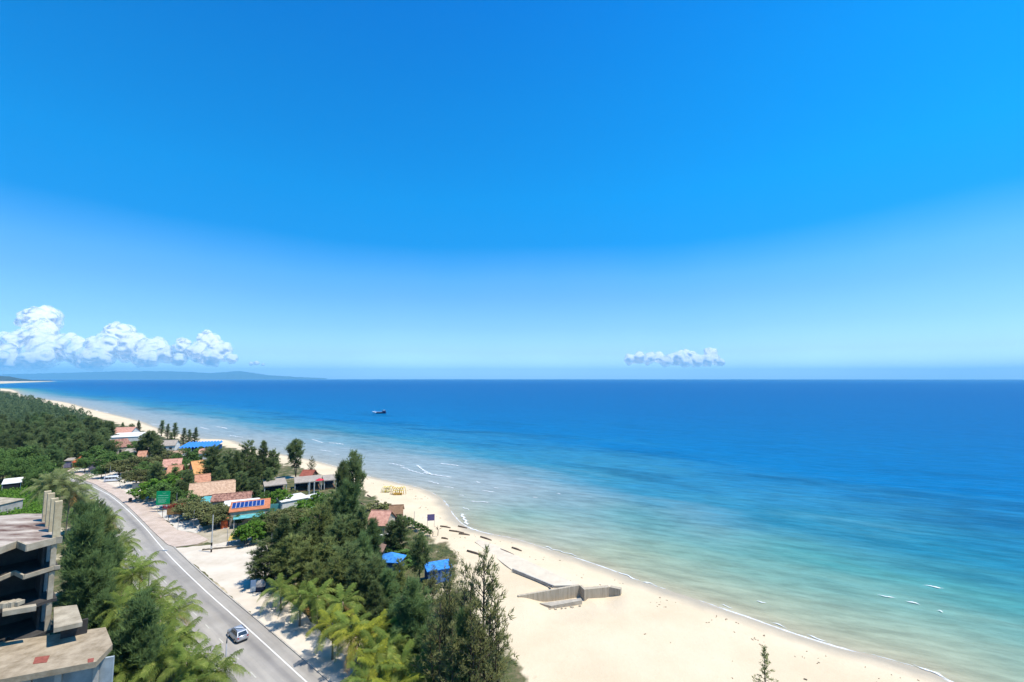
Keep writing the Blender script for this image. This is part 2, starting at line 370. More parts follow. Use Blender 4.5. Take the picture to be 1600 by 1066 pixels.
# swash along the whole beach
LS = SHORE[(np.hypot(SHORE[:, 0], SHORE[:, 1]) < 900) & (SHORE[:, 1] > 20)]
seg = []
for i in range(len(LS) - 1):
    k = max(2, int(np.hypot(*(LS[i + 1] - LS[i])) / 1.2)); seg += [LS[i] + (LS[i + 1] - LS[i]) * j / k for j in range(k)]
seg = np.array(seg)
r = random.Random(5); i = 0
while i < len(seg) - 12:
    k = r.randint(10, 34); part = seg[i:i + k].copy()
    if r.random() < .86: foam_strip(part + np.array([.6, .8]) * r.uniform(-.5, .3), r.uniform(.35, .95), .04, r.uniform(.5, .8), i)
    i += max(6, int(k * r.uniform(.7, 1.1)))
breakers = [((1440, 915), (1480, 921), 1.0), ((1365, 929), (1405, 936), .7), ((1413, 938), (1442, 947), 1.0), ((1463, 954), (1476, 958), .7), ((1178, 940), (1200, 943), .8),
            ((648, 727), (678, 741), 1.0), ((662, 738), (706, 747), 1.2), ((686, 724), (718, 729), .9), ((604, 724), (634, 729), .8), ((625, 730), (640, 733), .7), ((638, 733), (660, 742), .7),
            ((512, 692), (538, 695), .9), ((484, 687), (508, 692), .7), ((500, 703), (520, 706), .6), ((520, 710), (532, 711), .6), ((335, 667), (356, 670), .9), ((310, 668), (330, 671), .7), ((360, 680), (380, 684), .5),
            ((868, 771), (878, 773), .7), ((768, 762), (782, 764), .6), ((750, 767), (776, 769), .7), ((732, 783), (768, 786), .8), ((742, 752), (750, 756), .6), ((720, 793), (736, 798), .7), ((715, 773), (728, 776), .5),
            ((724, 802), (726, 822), 1.4), ((728, 824), (748, 832), 1.1), ((960, 893), (1000, 907), .9), ((1000, 907), (1030, 917), .8), ((1200, 972), (1235, 984), .8), ((1255, 992), (1300, 1006), .9), ((1420, 1036), (1490, 1064), 1.2),
            ((850, 852), (905, 872), .5), ((690, 760), (712, 764), .6), ((665, 752), (690, 757), .6), ((150, 641), (172, 645), .8), ((240, 662), (262, 667), .7), ((1120, 944), (1150, 953), .6), ((830, 777), (842, 778), .5)]
for j, (a, b2, k) in enumerate(breakers):
    A, B = np.array(at(*a, ZS)[:2]), np.array(at(*b2, ZS)[:2]); d = B - A; ln = np.hypot(*d); nn = max(8, min(60, int(ln / .45)))
    q = np.array([-d[1], d[0]]) / ln; ph = j * 1.7
    P = np.array([A + d * i / nn + q * (.05 * ln * math.sin(3.1 * i / nn + ph) + .25 * math.sin(i * .9 + ph)) for i in range(nn + 1)])
    rr = np.hypot(*A)
    foam_strip(P, (.2 + .0032 * rr) * k, .16, .85, j + 50)
me = mesh('sea_foam', fv, np.array(ff), True); fattr(me, 'thick', fa)
tag(link('sea_foam', me, foam), kind='stuff')

# ------------------------------------------------------------------ road, markings, pavement, parking sand
LINE = [(690, 1262), (590, 1168), (479, 1066), (381, 976.6), (312, 915), (261, 864.5), (225, 823), (197, 795), (174, 776), (160, 768)]
lw = [np.array(at(x, y)[:2]) for x, y in LINE]
d = lw[-1] - lw[-2]; d /= np.hypot(*d)
def rot(d, a): return np.array([d[0] * math.cos(a) - d[1] * math.sin(a), d[0] * math.sin(a) + d[1] * math.cos(a)])
p = lw[-1]
for k in range(9):
    d = rot(d, R(1.8)); p = p + d * 14; lw.append(p)
for k in range(6): p = p + d * 60; lw.append(p)
EDGE = catmull(lw, 8)
def offs(P, o):
    T = np.gradient(P, axis=0); T /= np.hypot(T[:, 0], T[:, 1])[:, None]
    return P + np.stack([-T[:, 1], T[:, 0]], 1) * o                # + to the left of travel
def ribbon(name, P, o1, o2, z, m, kind='structure', z2=None, closed=0.0):
    A, B = offs(P, o1), offs(P, o2); n_ = len(P)
    v = np.concatenate([np.c_[A, np.full(n_, z)], np.c_[B, np.full(n_, z if z2 is None else z2)]]); i = np.arange(n_ - 1)
    return tag(link(name, mesh(name, v, np.stack([i, i + 1, i + 1 + n_, i + n_], 1)), m), kind=kind)
asphalt = bpy.data.materials.new('worn_asphalt'); asphalt.use_nodes = True
n, l = asphalt.node_tree.nodes, asphalt.node_tree.links; b = n['Principled BSDF']; b.inputs['Roughness'].default_value = .9; b.inputs['Specular IOR Level'].default_value = .12
t = n.new('ShaderNodeTexCoord').outputs['Object']
mpr = n.new('ShaderNodeMapping'); l.new(t, mpr.inputs[0]); mpr.vector_type = 'TEXTURE'; mpr.inputs['Rotation'].default_value = (0, 0, R(140.5)); mpr.inputs['Scale'].default_value = (18, 1, 1)
base = ramp(n, l, nnoise(n, l, t, .13, 6, .7), [(.3, (.265, .243, .208)), (.5, (.315, .29, .25)), (.7, (.36, .332, .287))])
strk = ramp(n, l, nnoise(n, l, mpr.outputs[0], .55, 4, .6), [(.36, (.80, .80, .82)), (.56, (1, 1, 1)), (.68, (1.0, .98, .95))])
mm = n.new('ShaderNodeVectorMath'); mm.operation = 'MULTIPLY'; l.new(base, mm.inputs[0]); l.new(strk, mm.inputs[1])
oa = attr(n, 'lane')      # worn darker tyre path in the lane beside the edge line
tp = ramp(n, l, oa, [(0, (1, 1, 1)), (1, (.72, .73, .76))])
m3 = n.new('ShaderNodeVectorMath'); m3.operation = 'MULTIPLY'; l.new(mm.outputs[0], m3.inputs[0]); l.new(tp, m3.inputs[1]); l.new(m3.outputs[0], b.inputs['Base Color'])
bp = n.new('ShaderNodeBump'); bp.inputs['Strength'].default_value = .25; bp.inputs['Distance'].default_value = .03; l.new(nnoise(n, l, t, 9, 4), bp.inputs['Height']); l.new(bp.outputs[0], b.inputs['Normal'])
# carriageway as strips across so the tyre paths can be worn in
OF = [-1.9, -.5, .4, 1.15, 1.9, 2.8, 3.9, 5.6, 7.0, 8.2]; LA = [.15, .0, .25, .85, .35, .1, 0, .12, .05, 0]
rows = [offs(EDGE, o) for o in OF]; n_ = len(EDGE)
v = np.concatenate([np.c_[q, np.full(n_, .02)] for q in rows]); F = []
for k in range(len(OF) - 1):
    i = np.arange(n_ - 1) + k * n_; F.append(np.stack([i, i + 1, i + 1 + n_, i + n_], 1))
me = mesh('road', v, np.concatenate(F)); fattr(me, 'lane', np.repeat(LA, n_))
tag(link('road', me, asphalt), kind='structure')
paint = mat('road_paint', (.72, .70, .64), .8, noise=.35, scale=2.5, w2=.42)
pl = ribbon('edge_line', EDGE, -.08, .09, .026, paint)
bm = bmesh.new()
seg = np.hypot(*np.diff(EDGE, axis=0).T); cum = np.r_[0, np.cumsum(seg)]; ctr = offs(EDGE, 3.95)
s_ = 2.0
while s_ < 330:
    a = np.array([np.interp(s_, cum, ctr[:, 0]), np.interp(s_, cum, ctr[:, 1])]); q = np.array([np.interp(s_ + 1.9, cum, ctr[:, 0]), np.interp(s_ + 1.9, cum, ctr[:, 1])])
    d = (q - a) / np.hypot(*(q - a)); nn = np.array([-d[1], d[0]]) * .07
    bm.faces.new([bm.verts.new((*x, .026)) for x in (a - nn, q - nn, q + nn, a + nn)]); s_ += 6.2
me = bpy.data.meshes.new('centre_dashes'); bm.to_mesh(me); tag(link('centre_dashes', me, mat('worn_dash_paint', (.50, .48, .40), .85, noise=.3, scale=3)), kind='structure')
tag(link('kerb', None), kind='structure') if False else None

def sheet(name, poly, z, m, sub=1.2, jag=.25, seed=1, thick=0):
    """flat ground sheet with a slightly ragged rim, given by picture points on the road level"""
    P = [np.array(at(x, y)[:2]) for x, y in poly]; out = []; r = random.Random(seed)
    for i in range(len(P)):
        a, b_ = P[i], P[(i + 1) % len(P)]; k = max(1, int(np.hypot(*(b_ - a)) / sub))
        for j in range(k): out.append(a + (b_ - a) * j / k + np.array([r.uniform(-jag, jag), r.uniform(-jag, jag)]))
    bm = bmesh.new(); f = bm.faces.new([bm.verts.new((x, y, z)) for x, y in out])
    if thick:
        ex = bmesh.ops.extrude_face_region(bm, geom=[f]); bmesh.ops.translate(bm, verts=[q for q in ex['geom'] if isinstance(q, bmesh.types.BMVert)], vec=(0, 0, thick))
    bmesh.ops.recalc_face_normals(bm, faces=bm.faces)
    bmesh.ops.triangulate(bm, faces=bm.faces); me = bpy.data.meshes.new(name); bm.to_mesh(me)
    if me.polygons[0].normal.z < 0 and not thick: me.flip_normals()
    return tag(link(name, me, m), kind='structure')
lotm = mat('pale_packed_sand', (.54, .48, .39), .95, scale=.16, col2=(.43, .365, .28), w2=.42, bump=.3, detail=8, spec=.05)
sheet('sandy_lot', [(272, 857), (332, 851), (400, 838), (425, 862), (420, 900), (440, 930), (470, 955), (520, 1005), (570, 1066), (690, 1200), (632, 1200), (513, 1066), (411, 977), (345, 916)], .012, lotm, seed=3)
sheet('sandy_forecourt', [(243, 800), (262, 797), (300, 800), (318, 826), (308, 833), (277, 828), (262, 815)], .012, mat('white_concrete_ground', (.52, .48, .41), .9, noise=.14, scale=.5), seed=4)
sheet('sandy_yard', [(300, 826), (318, 823), (352, 810), (402, 812), (404, 846), (332, 851), (306, 838)], .010, mat('trodden_sand', (.40, .34, .25), .95, scale=.3, col2=(.22, .19, .12), w2=.45, bump=.4, detail=8, spec=.04), seed=9, jag=.5)
sheet('sandy_roadside', [(118, 722), (160, 727), (215, 752), (262, 775), (262, 797), (243, 799), (215, 780), (165, 757), (110, 741)], .011, lotm, seed=5)
pavm = bpy.data.materials.new('pink_paving'); pavm.use_nodes = True
n, l = pavm.node_tree.nodes, pavm.node_tree.links; b = n['Principled BSDF']; b.inputs['Roughness'].default_value = .9; b.inputs['Specular IOR Level'].default_value = .1
t = n.new('ShaderNodeTexCoord').outputs['Object']
mpp = n.new('ShaderNodeMapping'); l.new(t, mpp.inputs[0]); mpp.inputs['Rotation'].default_value = (0, 0, R(38))
br = n.new('ShaderNodeTexBrick'); l.new(mpp.outputs[0], br.inputs[0]); br.inputs['Scale'].default_value = 2.5; br.inputs['Color1'].default_value = (.42, .335, .275, 1); br.inputs['Color2'].default_value = (.46, .375, .31, 1); br.inputs['Mortar'].default_value = (.36, .29, .24, 1)
dirt = ramp(n, l, nnoise(n, l, t, .3, 7, .7), [(.38, (.88, .86, .82)), (.6, (1.1, 1.1, 1.08))])
mm = n.new('ShaderNodeVectorMath'); mm.operation = 'MULTIPLY'; l.new(br.outputs[0], mm.inputs[0]); l.new(dirt, mm.inputs[1]); l.new(mm.outputs[0], b.inputs['Base Color'])
sheet('pavement', [(262, 852), (240, 832), (217, 808), (197, 789), (180, 776), (164, 766), (148, 757), (128, 750), (112, 745), (104, 737), (112, 733), (140, 745), (165, 755), (205, 772), (233, 790), (244, 800), (260, 815), (277, 829), (306, 834), (326, 844), (308, 851), (274, 855.5)], .025, pavm, jag=.05, seed=6, thick=.12)
kerbm = mat('kerb_concrete', (.44, .40, .34), .9, noise=.3, scale=1.2)
mb = MB(); K = offs(EDGE, -2.0)
for i in range(len(K) - 1):
    a, q = K[i], K[i + 1]; c_ = (a + q) / 2; ln = np.hypot(*(q - a))
    if c_[1] < 44 or c_[1] > 210: continue
    mb.box((c_[0], c_[1], .07), (ln * 1.0, .22, .14), math.atan2(q[1] - a[1], q[0] - a[0]))
tag(mb.build('kerb', kerbm), kind='structure')

# ------------------------------------------------------------------ far headland and mountains, clouds
def ridge(name, pts, base_px, m, depth, seed, amp):
    """a range seen across the bay: crest given by picture points with its distance"""
    r = random.Random(seed); rows = [[], [], [], []]
    crest = []
    for i in range(len(pts) - 1):
        (x0, y0, Y0), (x1, y1, Y1) = pts[i], pts[i + 1]; k = max(2, int(abs(x1 - x0) / 3))
        for j in range(k): t_ = j / k; crest.append((x0 + (x1 - x0) * t_, y0 + (y1 - y0) * t_ + r.uniform(-amp, amp), Y0 + (Y1 - Y0) * t_))
    crest.append(pts[-1])
    for (x, y, YY) in crest:
        c = atY(x, y, YY); rad = Vector((c.x, c.y, 0)).normalized()
        for q, (dd, hz) in enumerate(((-depth, 0), (-depth * .45, .55), (0, 1), (depth, 0))):
            rows[q].append(c + rad * dd * (1 + .3 * r.uniform(-1, 1)) + Vector((0, 0, (c.z - ZS) * (hz - 1) * (1 if hz == 0 else 1 + .2 * r.uniform(-1, 1)) - (3 if hz == 0 else 0))))
    n_ = len(crest); v = [p for q in rows for p in q]; f = [[k * n_ + i, k * n_ + i + 1, (k + 1) * n_ + i + 1, (k + 1) * n_ + i] for k in range(3) for i in range(n_ - 1)]
    return tag(link(name, mesh(name, v, f, True), m), kind='structure')
hillm = mat('wooded_hill', (.045, .06, .05), 1, scale=.002, col2=(.03, .042, .036), spec=0)
ridge('headland', [(-60, 586, 9000), (-20, 586.5, 9000), (14, 588.5, 9000), (30, 591.2, 8800), (52, 594.0, 8400), (82, 594.9, 8000)], 0, hillm, 320, 3, .25)
ridge('mountains', [(-140, 577.1, 40000), (-60, 581.5, 40000), (0, 585.2, 40000), (60, 583.7, 40000), (120, 582.2, 40000), (170, 580.8, 40000), (230, 580.0, 40000), (290, 580.8, 40000), (330, 583.0, 40000), (355, 581.1, 40000), (373, 579.7, 40000), (392, 582.2, 40000), (420, 586.3, 40000),
                    (460, 588.9, 40000), (510, 591.1, 40000)], 0, hillm, 1600, 4, .35)

cm = bpy.data.materials.new('cloud_white'); cm.use_nodes = True
n, l = cm.node_tree.nodes, cm.node_tree.links; n.remove(n['Principled BSDF'])
df = n.new('ShaderNodeBsdfDiffuse'); df.inputs[0].default_value = (.97, .97, .97, 1); tl = n.new('ShaderNodeBsdfTranslucent'); tl.inputs[0].default_value = (.97, .97, .97, 1)
m1 = n.new('ShaderNodeMixShader'); m1.inputs[0].default_value = .45;
geo = n.new('ShaderNodeNewGeometry'); vup = n.new('ShaderNodeVectorMath'); vup.operation = 'ADD'; l.new(geo.outputs['Normal'], vup.inputs[0]); vup.inputs[1].default_value = (.25, -.35, 1.3)
vno = n.new('ShaderNodeVectorMath'); vno.operation = 'NORMALIZE'; l.new(vup.outputs[0], vno.inputs[0]); l.new(vno.outputs[0], df.inputs['Normal'])
l.new(df.outputs[0], m1.inputs[1]); l.new(tl.outputs[0], m1.inputs[2])
lwt = n.new('ShaderNodeLayerWeight'); lwt.inputs[0].default_value = .5
tt = n.new('ShaderNodeTexCoord').outputs['Object']
edge = n.new('ShaderNodeMapRange'); l.new(mth(n, l, 'MULTIPLY_ADD', nnoise(n, l, tt, .0011, 6, .7), .5, lwt.outputs['Facing']), edge.inputs[0])
edge.inputs[1].default_value = 1.06; edge.inputs[2].default_value = .36; edge.inputs[3].default_value = 0; edge.inputs[4].default_value = .93
bot = n.new('ShaderNodeMapRange'); bot.interpolation_type = 'SMOOTHSTEP'; l.new(attr(n, 'rise'), bot.inputs[0]); bot.inputs[1].default_value = 0; bot.inputs[2].default_value = 1
al = mth(n, l, 'MULTIPLY', edge.outputs[0], bot.outputs[0])
tr = n.new('ShaderNodeBsdfTransparent'); m2 = n.new('ShaderNodeMixShader'); l.new(al, m2.inputs[0]); l.new(tr.outputs[0], m2.inputs[1]); l.new(m1.outputs[0], m2.inputs[2]); l.new(m2.outputs[0], n['Material Output'].inputs[0])
def cloud(label, lobes, Y, fade_y, base_y, seed):
    """a cumulus as one billowing body: lobes (picture point, radius in px) with smaller billows round their rims"""
    r = random.Random(seed); k = Y / FPX * 1.25; bm = bmesh.new(); org = atY(lobes[0][0], base_y, Y)
    def ball(c, rad, q):
        bmesh.ops.create_icosphere(bm, subdivisions=q, radius=rad, matrix=Matrix.Translation(c) @ Matrix.Diagonal((1, 1.1, r.uniform(.85, 1.0), 1)))
    for (x, y, rd) in lobes:
        c = atY(x, y, Y + r.uniform(-400, 400) + (base_y - y) * Y / FPX) - org; ball(c, rd * k * .9, 3)
        for j in range(int(12 + rd * .9)):
            d = Vector((r.gauss(0, 1), -abs(r.gauss(0, .6)), r.gauss(.25, .8))).normalized(); ball(c + d * rd * k * .74, rd * k * r.uniform(.2, .42), 2)
    me = bpy.data.meshes.new('cloud'); bm.to_mesh(me); bm.free()
    o = link('cloud', me, None)
    md = o.modifiers.new('r', 'REMESH'); md.mode = 'VOXEL'; md.voxel_size = 1.25 * k
    tx = bpy.data.textures.new('billow', 'CLOUDS'); tx.noise_scale = 9 * k; tx.noise_depth = 4
    dm = o.modifiers.new('d', 'DISPLACE'); dm.texture = tx; dm.strength = 3.2 * k; dm.mid_level = .55; dm.texture_coords = 'LOCAL'
    t2 = bpy.data.textures.new('wisp', 'CLOUDS'); t2.noise_scale = 3.4 * k; t2.noise_depth = 3
    d2 = o.modifiers.new('e', 'DISPLACE'); d2.texture = t2; d2.strength = 1.3 * k; d2.mid_level = .5; d2.texture_coords = 'LOCAL'
    sm = o.modifiers.new('s', 'SMOOTH'); sm.iterations = 4; sm.factor = .5
    dg = bpy.context.evaluated_depsgraph_get(); nm_ = bpy.data.meshes.new_from_object(o.evaluated_get(dg)); o.modifiers.clear(); o.data = nm_
    nm_.materials.clear(); nm_.materials.append(cm); nm_.polygons.foreach_set('use_smooth', [True] * len(nm_.polygons))
    co = np.empty(len(nm_.vertices) * 3, np.float32); nm_.vertices.foreach_get('co', co); z = co.reshape(-1, 3)[:, 2]
    zt = atY(800, fade_y, Y).z - atY(800, base_y, Y).z
    fattr(nm_, 'rise', np.clip(z / zt, 0, 1)); o.location = org
    return tag(o, label, 'cloud')
cloud('long white cumulus bank towering over the far end of the beach', [(66, 502, 24), (64, 522, 21), (58, 532, 20), (50, 497, 14), (80, 495, 15), (-50, 545, 40), (0, 545, 24), (35, 538, 20), (75, 545, 26), (108, 540, 17), (130, 550, 20), (165, 545, 22), (188, 527, 20), (178, 518, 12), (200, 518, 11), (215, 546, 22), (240, 548, 19),
    (262, 556, 13), (290, 548, 15), (288, 538, 10), (312, 550, 15), (328, 534, 15), (325, 525, 9), (345, 548, 16), (362, 560, 9), (150, 560, 20), (60, 562, 20), (10, 565, 22), (230, 562, 15), (330, 561, 13), (280, 564, 10)], 75000, 572, 584, 2)
cloud('small flat white cloud low over the open sea horizon', [(984, 563, 8), (1000, 561, 10), (1015, 560, 10), (1030, 560, 9.5), (1046, 562, 9), (1060, 559, 11), (1075, 559, 11), (1088, 564, 9.5), (1102, 564, 9.5), (1110, 553, 10), (1108, 549, 6), (1116, 563, 9), (1126, 567, 6), (1040, 567, 8), (1070, 567, 8), (1090, 568, 7)], 75000, 568, 582, 5)
cloud('tiny wisp of cloud trailing off the end of the cumulus bank', [(392, 569, 3.2), (402, 568, 4.2), (411, 570, 3.2)], 75000, 566, 578, 8)


# ------------------------------------------------------------------ unfinished concrete building by the road
conc = mat('weathered_concrete', (.40, .345, .255), .95, scale=.7, col2=(.22, .185, .13), w2=.47, bump=.35, detail=9, spec=.05)
concd = mat('concrete_painted_shade', (.07, .065, .06), .95, noise=.4, scale=.6, bump=.3, detail=8, spec=.03)  # concrete darkened to paint in the shade of the open storeys
concg = mat('grey_concrete', (.40, .38, .34), .95, scale=.8, col2=(.27, .255, .23), w2=.45, bump=.3, detail=8, spec=.05)
stain = mat('stained_roof', (.46, .40, .33), .95, scale=.42, col2=(.10, .055, .045), w2=.49, bump=.4, detail=9, spec=.04, stretch=(.45, 1.5, 1))
rust = mat('brick_red_patch', (.28, .085, .06), .9, noise=.3, scale=3)
Z1 = 22.0
c0 = at(97, 839, Z1)
bld = thing('concrete_building', 'unfinished grey concrete building shell with open floors and stained flat roof', 'building', (c0.x, c0.y, 0))
def pz(l_, z): return [at(x, y, z) for x, y in l_]
AX = (at(72, 803, Z1) - c0).normalized()          # along the road
FRONT = pz([(97, 839), (88, 840), (42, 852), (27, 846), (0, 856), (-60, 868)], Z1)
BACKL = pz([(-90, 822), (-60, 812), (36, 802.5), (72, 803)], Z1)
MB().slab(FRONT + BACKL, .55).build('roof', stain, bld)
lowf = [p + Vector((0, 0, -.02)) for p in FRONT]
mb = MB()
for i in range(len(FRONT) - 1):
    a, b_ = FRONT[i], FRONT[i + 1]; c_ = (a + b_) / 2; d_ = b_ - a
    mb.box(c_ + Vector((0, 0, -.30)), (d_.length + .05, .16, .72), math.atan2(d_.y, d_.x))
mb.build('fascia', conc, bld)
for k, dz in enumerate((3.35, 6.7, 10.05)):
    inset = [p + Vector((0, 0, -dz)) for p in FRONT + BACKL]
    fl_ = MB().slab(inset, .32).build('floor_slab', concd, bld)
    mb = MB()
    for i in range(len(FRONT) - 1):
        a, b_ = FRONT[i] + Vector((0, 0, -dz)), FRONT[i + 1] + Vector((0, 0, -dz)); c_ = (a + b_) / 2; d_ = b_ - a
        if k < 1: mb.box(c_ + Vector((0, 0, .02)), (d_.length + .04, .18, .42), math.atan2(d_.y, d_.x))
    if mb.v: mb.build('slab_edge', conc, bld)
perp = Vector((-AX.y, AX.x, 0))
if perp.x > 0: perp = -perp
def col(p, z0, z1, w_=.55, m_=conc, name='column'):
    return MB().box((p.x, p.y, (z0 + z1) / 2), (w_, w_, z1 - z0), math.atan2(AX.y, AX.x)).build(name, m_, bld)
ins = perp * .55 + AX * .5
for j in range(6):
    base_ = c0 + ins + AX * (j * 3.1)
    col(base_, 0, Z1 - .56, .46, conc if j == 0 else concg)
    if j in (0, 1, 2, 3): col(base_ - perp * .1, Z1, Z1 + (4.0, 3.8, 3.9, 3.7)[j], .62, mat('ochre_concrete', (.50, .42, .27), .95, scale=1.2, col2=(.34, .27, .16), bump=.3, detail=7))
for j in (1, 2): col(c0 + ins + perp * (5.2 * j) + AX * .6, 0, Z1 - .56, .5, concg)
# rear and inner walls added to darken the storeys, shade painted into their colour
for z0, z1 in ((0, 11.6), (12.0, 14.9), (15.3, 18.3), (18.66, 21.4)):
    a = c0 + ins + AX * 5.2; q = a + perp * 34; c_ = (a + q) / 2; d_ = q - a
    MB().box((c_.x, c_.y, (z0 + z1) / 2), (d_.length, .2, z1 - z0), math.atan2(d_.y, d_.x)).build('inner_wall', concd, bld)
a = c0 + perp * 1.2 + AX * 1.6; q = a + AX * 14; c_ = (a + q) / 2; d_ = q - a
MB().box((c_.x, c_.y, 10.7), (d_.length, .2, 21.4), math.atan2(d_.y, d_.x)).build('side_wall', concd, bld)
# low parapet stub, rubble bag ledge on the lower floor
MB().slab(pz([(4, 951), (56, 943.5), (57, 947), (20, 953), (4, 956)], 15.9), .5).build('parapet_stub', conc, bld)
r = random.Random(3); mb = MB()
for k in range(9):
    p = at(4 + k * 3 + r.uniform(-1, 1), 949 - k * .4, 15.9); mb.box(p + Vector((0, 0, .25)), (r.uniform(.5, .9), r.uniform(.4, .7), r.uniform(.3, .6)), r.uniform(0, 3))
mb.build('rubble', conc, bld)['kind'] = 'stuff'
# lower canopy slab towards the viewer, with tile patches, and the small ledge
terr = mat('terrace_screed', (.35, .285, .20), .95, scale=.9, col2=(.20, .155, .10), w2=.45, bump=.4, detail=9, spec=.04)
MB().slab(pz([(-80, 1017), (0, 1003.5), (165, 980), (176, 1007), (150, 1034), (0, 1062), (-80, 1078)], 12.0), .55).build('canopy_slab', terr, bld)
MB().slab(pz([(55, 1027), (78, 1024), (73, 1035), (51, 1037.5)], 12.03), .02).build('tile_patch', rust, bld)
MB().slab(pz([(137, 1029.5), (147, 1028), (146, 1034), (137, 1035.5)], 12.03), .02).build('tile_patch', rust, bld)
for (x, y, q) in ((80, 1056, .5), (30, 1070, .5), (140, 1042, .4)):
    p = at(x, y, 11.4); p = p + Vector((-.2, 1.0, 0)); MB().box((p.x, p.y, 5.7), (q, q, 11.4), .5).build('column', concg, bld)
MB().slab(pz([(84, 949), (120, 945), (129, 972), (84, 982)], 14.0), .45).build('ledge', conc, bld)
a, q = at(86, 980, 13.5), at(128, 971, 13.5); c_ = (a + q) / 2; d_ = q - a
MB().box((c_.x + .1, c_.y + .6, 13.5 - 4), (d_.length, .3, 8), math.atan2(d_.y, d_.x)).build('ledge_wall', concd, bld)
a, q = at(0, 1064, 11.4), at(150, 1040, 11.4); c_ = (a + q) / 2 + Vector((.4, 1.6, 0)); d_ = q - a
MB().box((c_.x, c_.y, 5.7), (d_.length, .25, 11.3), math.atan2(d_.y, d_.x)).build('shop_wall', mat('pale_blue_wall', (.35, .40, .42), .9, noise=.3, scale=.7), bld)

# grassy bank and the low shed behind the building
grassm = mat('vine_green', (.085, .17, .022), 1, scale=.5, col2=(.05, .10, .018), bump=.8, detail=8, spec=.02)
# ------------------------------------------------------------------ houses and pavilions
tile_o = mat('terracotta_tiles', (.50, .25, .15), .9, scale=1.3, col2=(.29, .135, .085), bump=.4, detail=8, stretch=(1, 1, 1))
tile_p = mat('salmon_tiles', (.54, .30, .22), .9, scale=1.3, col2=(.34, .165, .12), bump=.4, detail=8)
tile_t = mat('tan_tiles', (.53, .36, .24), .9, scale=1.6, col2=(.33, .205, .13), bump=.5, detail=9)
tile_b = mat('mottled_brown_tiles', (.44, .24, .17), .9, scale=1.5, col2=(.13, .06, .045), bump=.5, detail=10, w2=.52)
thatch = mat('grey_thatch', (.36, .31, .255), .95, scale=1.0, col2=(.25, .21, .17), bump=.6, detail=9, stretch=(2.5, .5, 1))
whitep = mat('white_wall', (.68, .66, .60), .9, noise=.15, scale=.6)
whiter = mat('white_sheet_roof', (.66, .65, .60), .8, noise=.16, scale=.5)
blue = mat('blue_sheeting', (.05, .23, .60), .7, scale=1.6, col2=(.01, .11, .36), w2=.42, detail=8)
blued = mat('blue_panel', (.05, .15, .38), .8, scale=2.2, col2=(.02, .05, .14), detail=8)
teal = mat('turquoise_sheeting', (.12, .40, .40), .7, noise=.4, scale=1.2)
orange = mat('orange_sheet', (.50, .18, .08), .7, noise=.35, scale=1.2)
pv_m = mat('solar_glass', (.012, .035, .17), .25, noise=.2, scale=2, spec=.5)
alu = mat('pale_metal', (.55, .56, .58), .5, metal=.3)
woodb = mat('brown_wood', (.15, .085, .05), .9, noise=.35, scale=3)
darkw = mat('dark_doorway', (.02, .02, .025), .9)
redm = mat('red_cloth', (.52, .035, .06), .8, noise=.2, scale=2)
pink = mat('pink_cloth', (.60, .09, .15), .8, noise=.2, scale=2)
post_w = mat('pale_post', (.50, .49, .45), .8, noise=.2, scale=2)
wallbeige = mat('beige_wall', (.44, .37, .28), .9, noise=.25, scale=.8)

def frame_of(pxL, pxR, ze):
    a, b_ = at(*pxL, ze), at(*pxR, ze); A = (b_ - a); A.z = 0; ln = A.length; A.normalize(); B = Vector((-A.y, A.x, 0))
    return a, A, B, ln
def gable(th, a, A, B, ln, dep, ze, zr, roofm, wallm, over=.4, t_=.16, front=('door', 'window'), walls=True, both=True):
    """ridge parallel to the front; walls under it with a door and windows"""
    r0, r1 = a + B * dep / 2, a + A * ln + B * dep / 2; r0.z = r1.z = zr
    e0, e1, f0, f1 = a.copy(), a + A * ln, a + B * dep, a + A * ln + B * dep
    for p in (e0, e1, f0, f1): p.z = ze
    rf = MB().slab([e0, e1, r1, r0], t_).build('roof', roofm, th)
    MB().slab([r0 + Vector((0, 0, .004)), r1 + Vector((0, 0, .004)), f1, f0], t_).build('rear_roof', roofm, th)
    MB().tube([r0, r1], .14, 6).build('ridge_cap', roofm, rf)
    if not walls: return
    i0 = over
    w0, w1, w2, w3 = a + A * i0 + B * i0, a + A * (ln - i0) + B * i0, a + A * (ln - i0) + B * (dep - i0), a + A * i0 + B * (dep - i0)
    ang = math.atan2(A.y, A.x); zt = ze + (zr - ze) * i0 / (dep / 2) - t_ - .05
    mb = MB()
    for p, q in ((w0, w1), (w1, w2), (w2, w3), (w3, w0)):
        c_ = (p + q) / 2; d_ = q - p; mb.box((c_.x, c_.y, zt / 2), (d_.length - .18, .18, zt), math.atan2(d_.y, d_.x))
    mb.build('wall', wallm, th)
    for (p, q) in ((w0, w3), (w1, w2)):      # gable ends
        c_ = (p + q) / 2; MB().add([Vector((p.x, p.y, zt)), Vector((q.x, q.y, zt)), Vector((c_.x, c_.y, zr - t_ - .2))], [(0, 1, 2)]).build('gable', wallm, th)
    if front:
        for k, nm_ in enumerate(front):
            f_ = (k + .7) / (len(front) + .4); p = w0.lerp(w1, f_) - B * .11
            hz_, z_ = (2.0, 1.0) if nm_ == 'door' else (1.0, 1.5)
            MB().box((p.x, p.y, z_), (1.0 if nm_ == 'door' else 1.3, .06, hz_), ang).build(nm_, darkw, th)
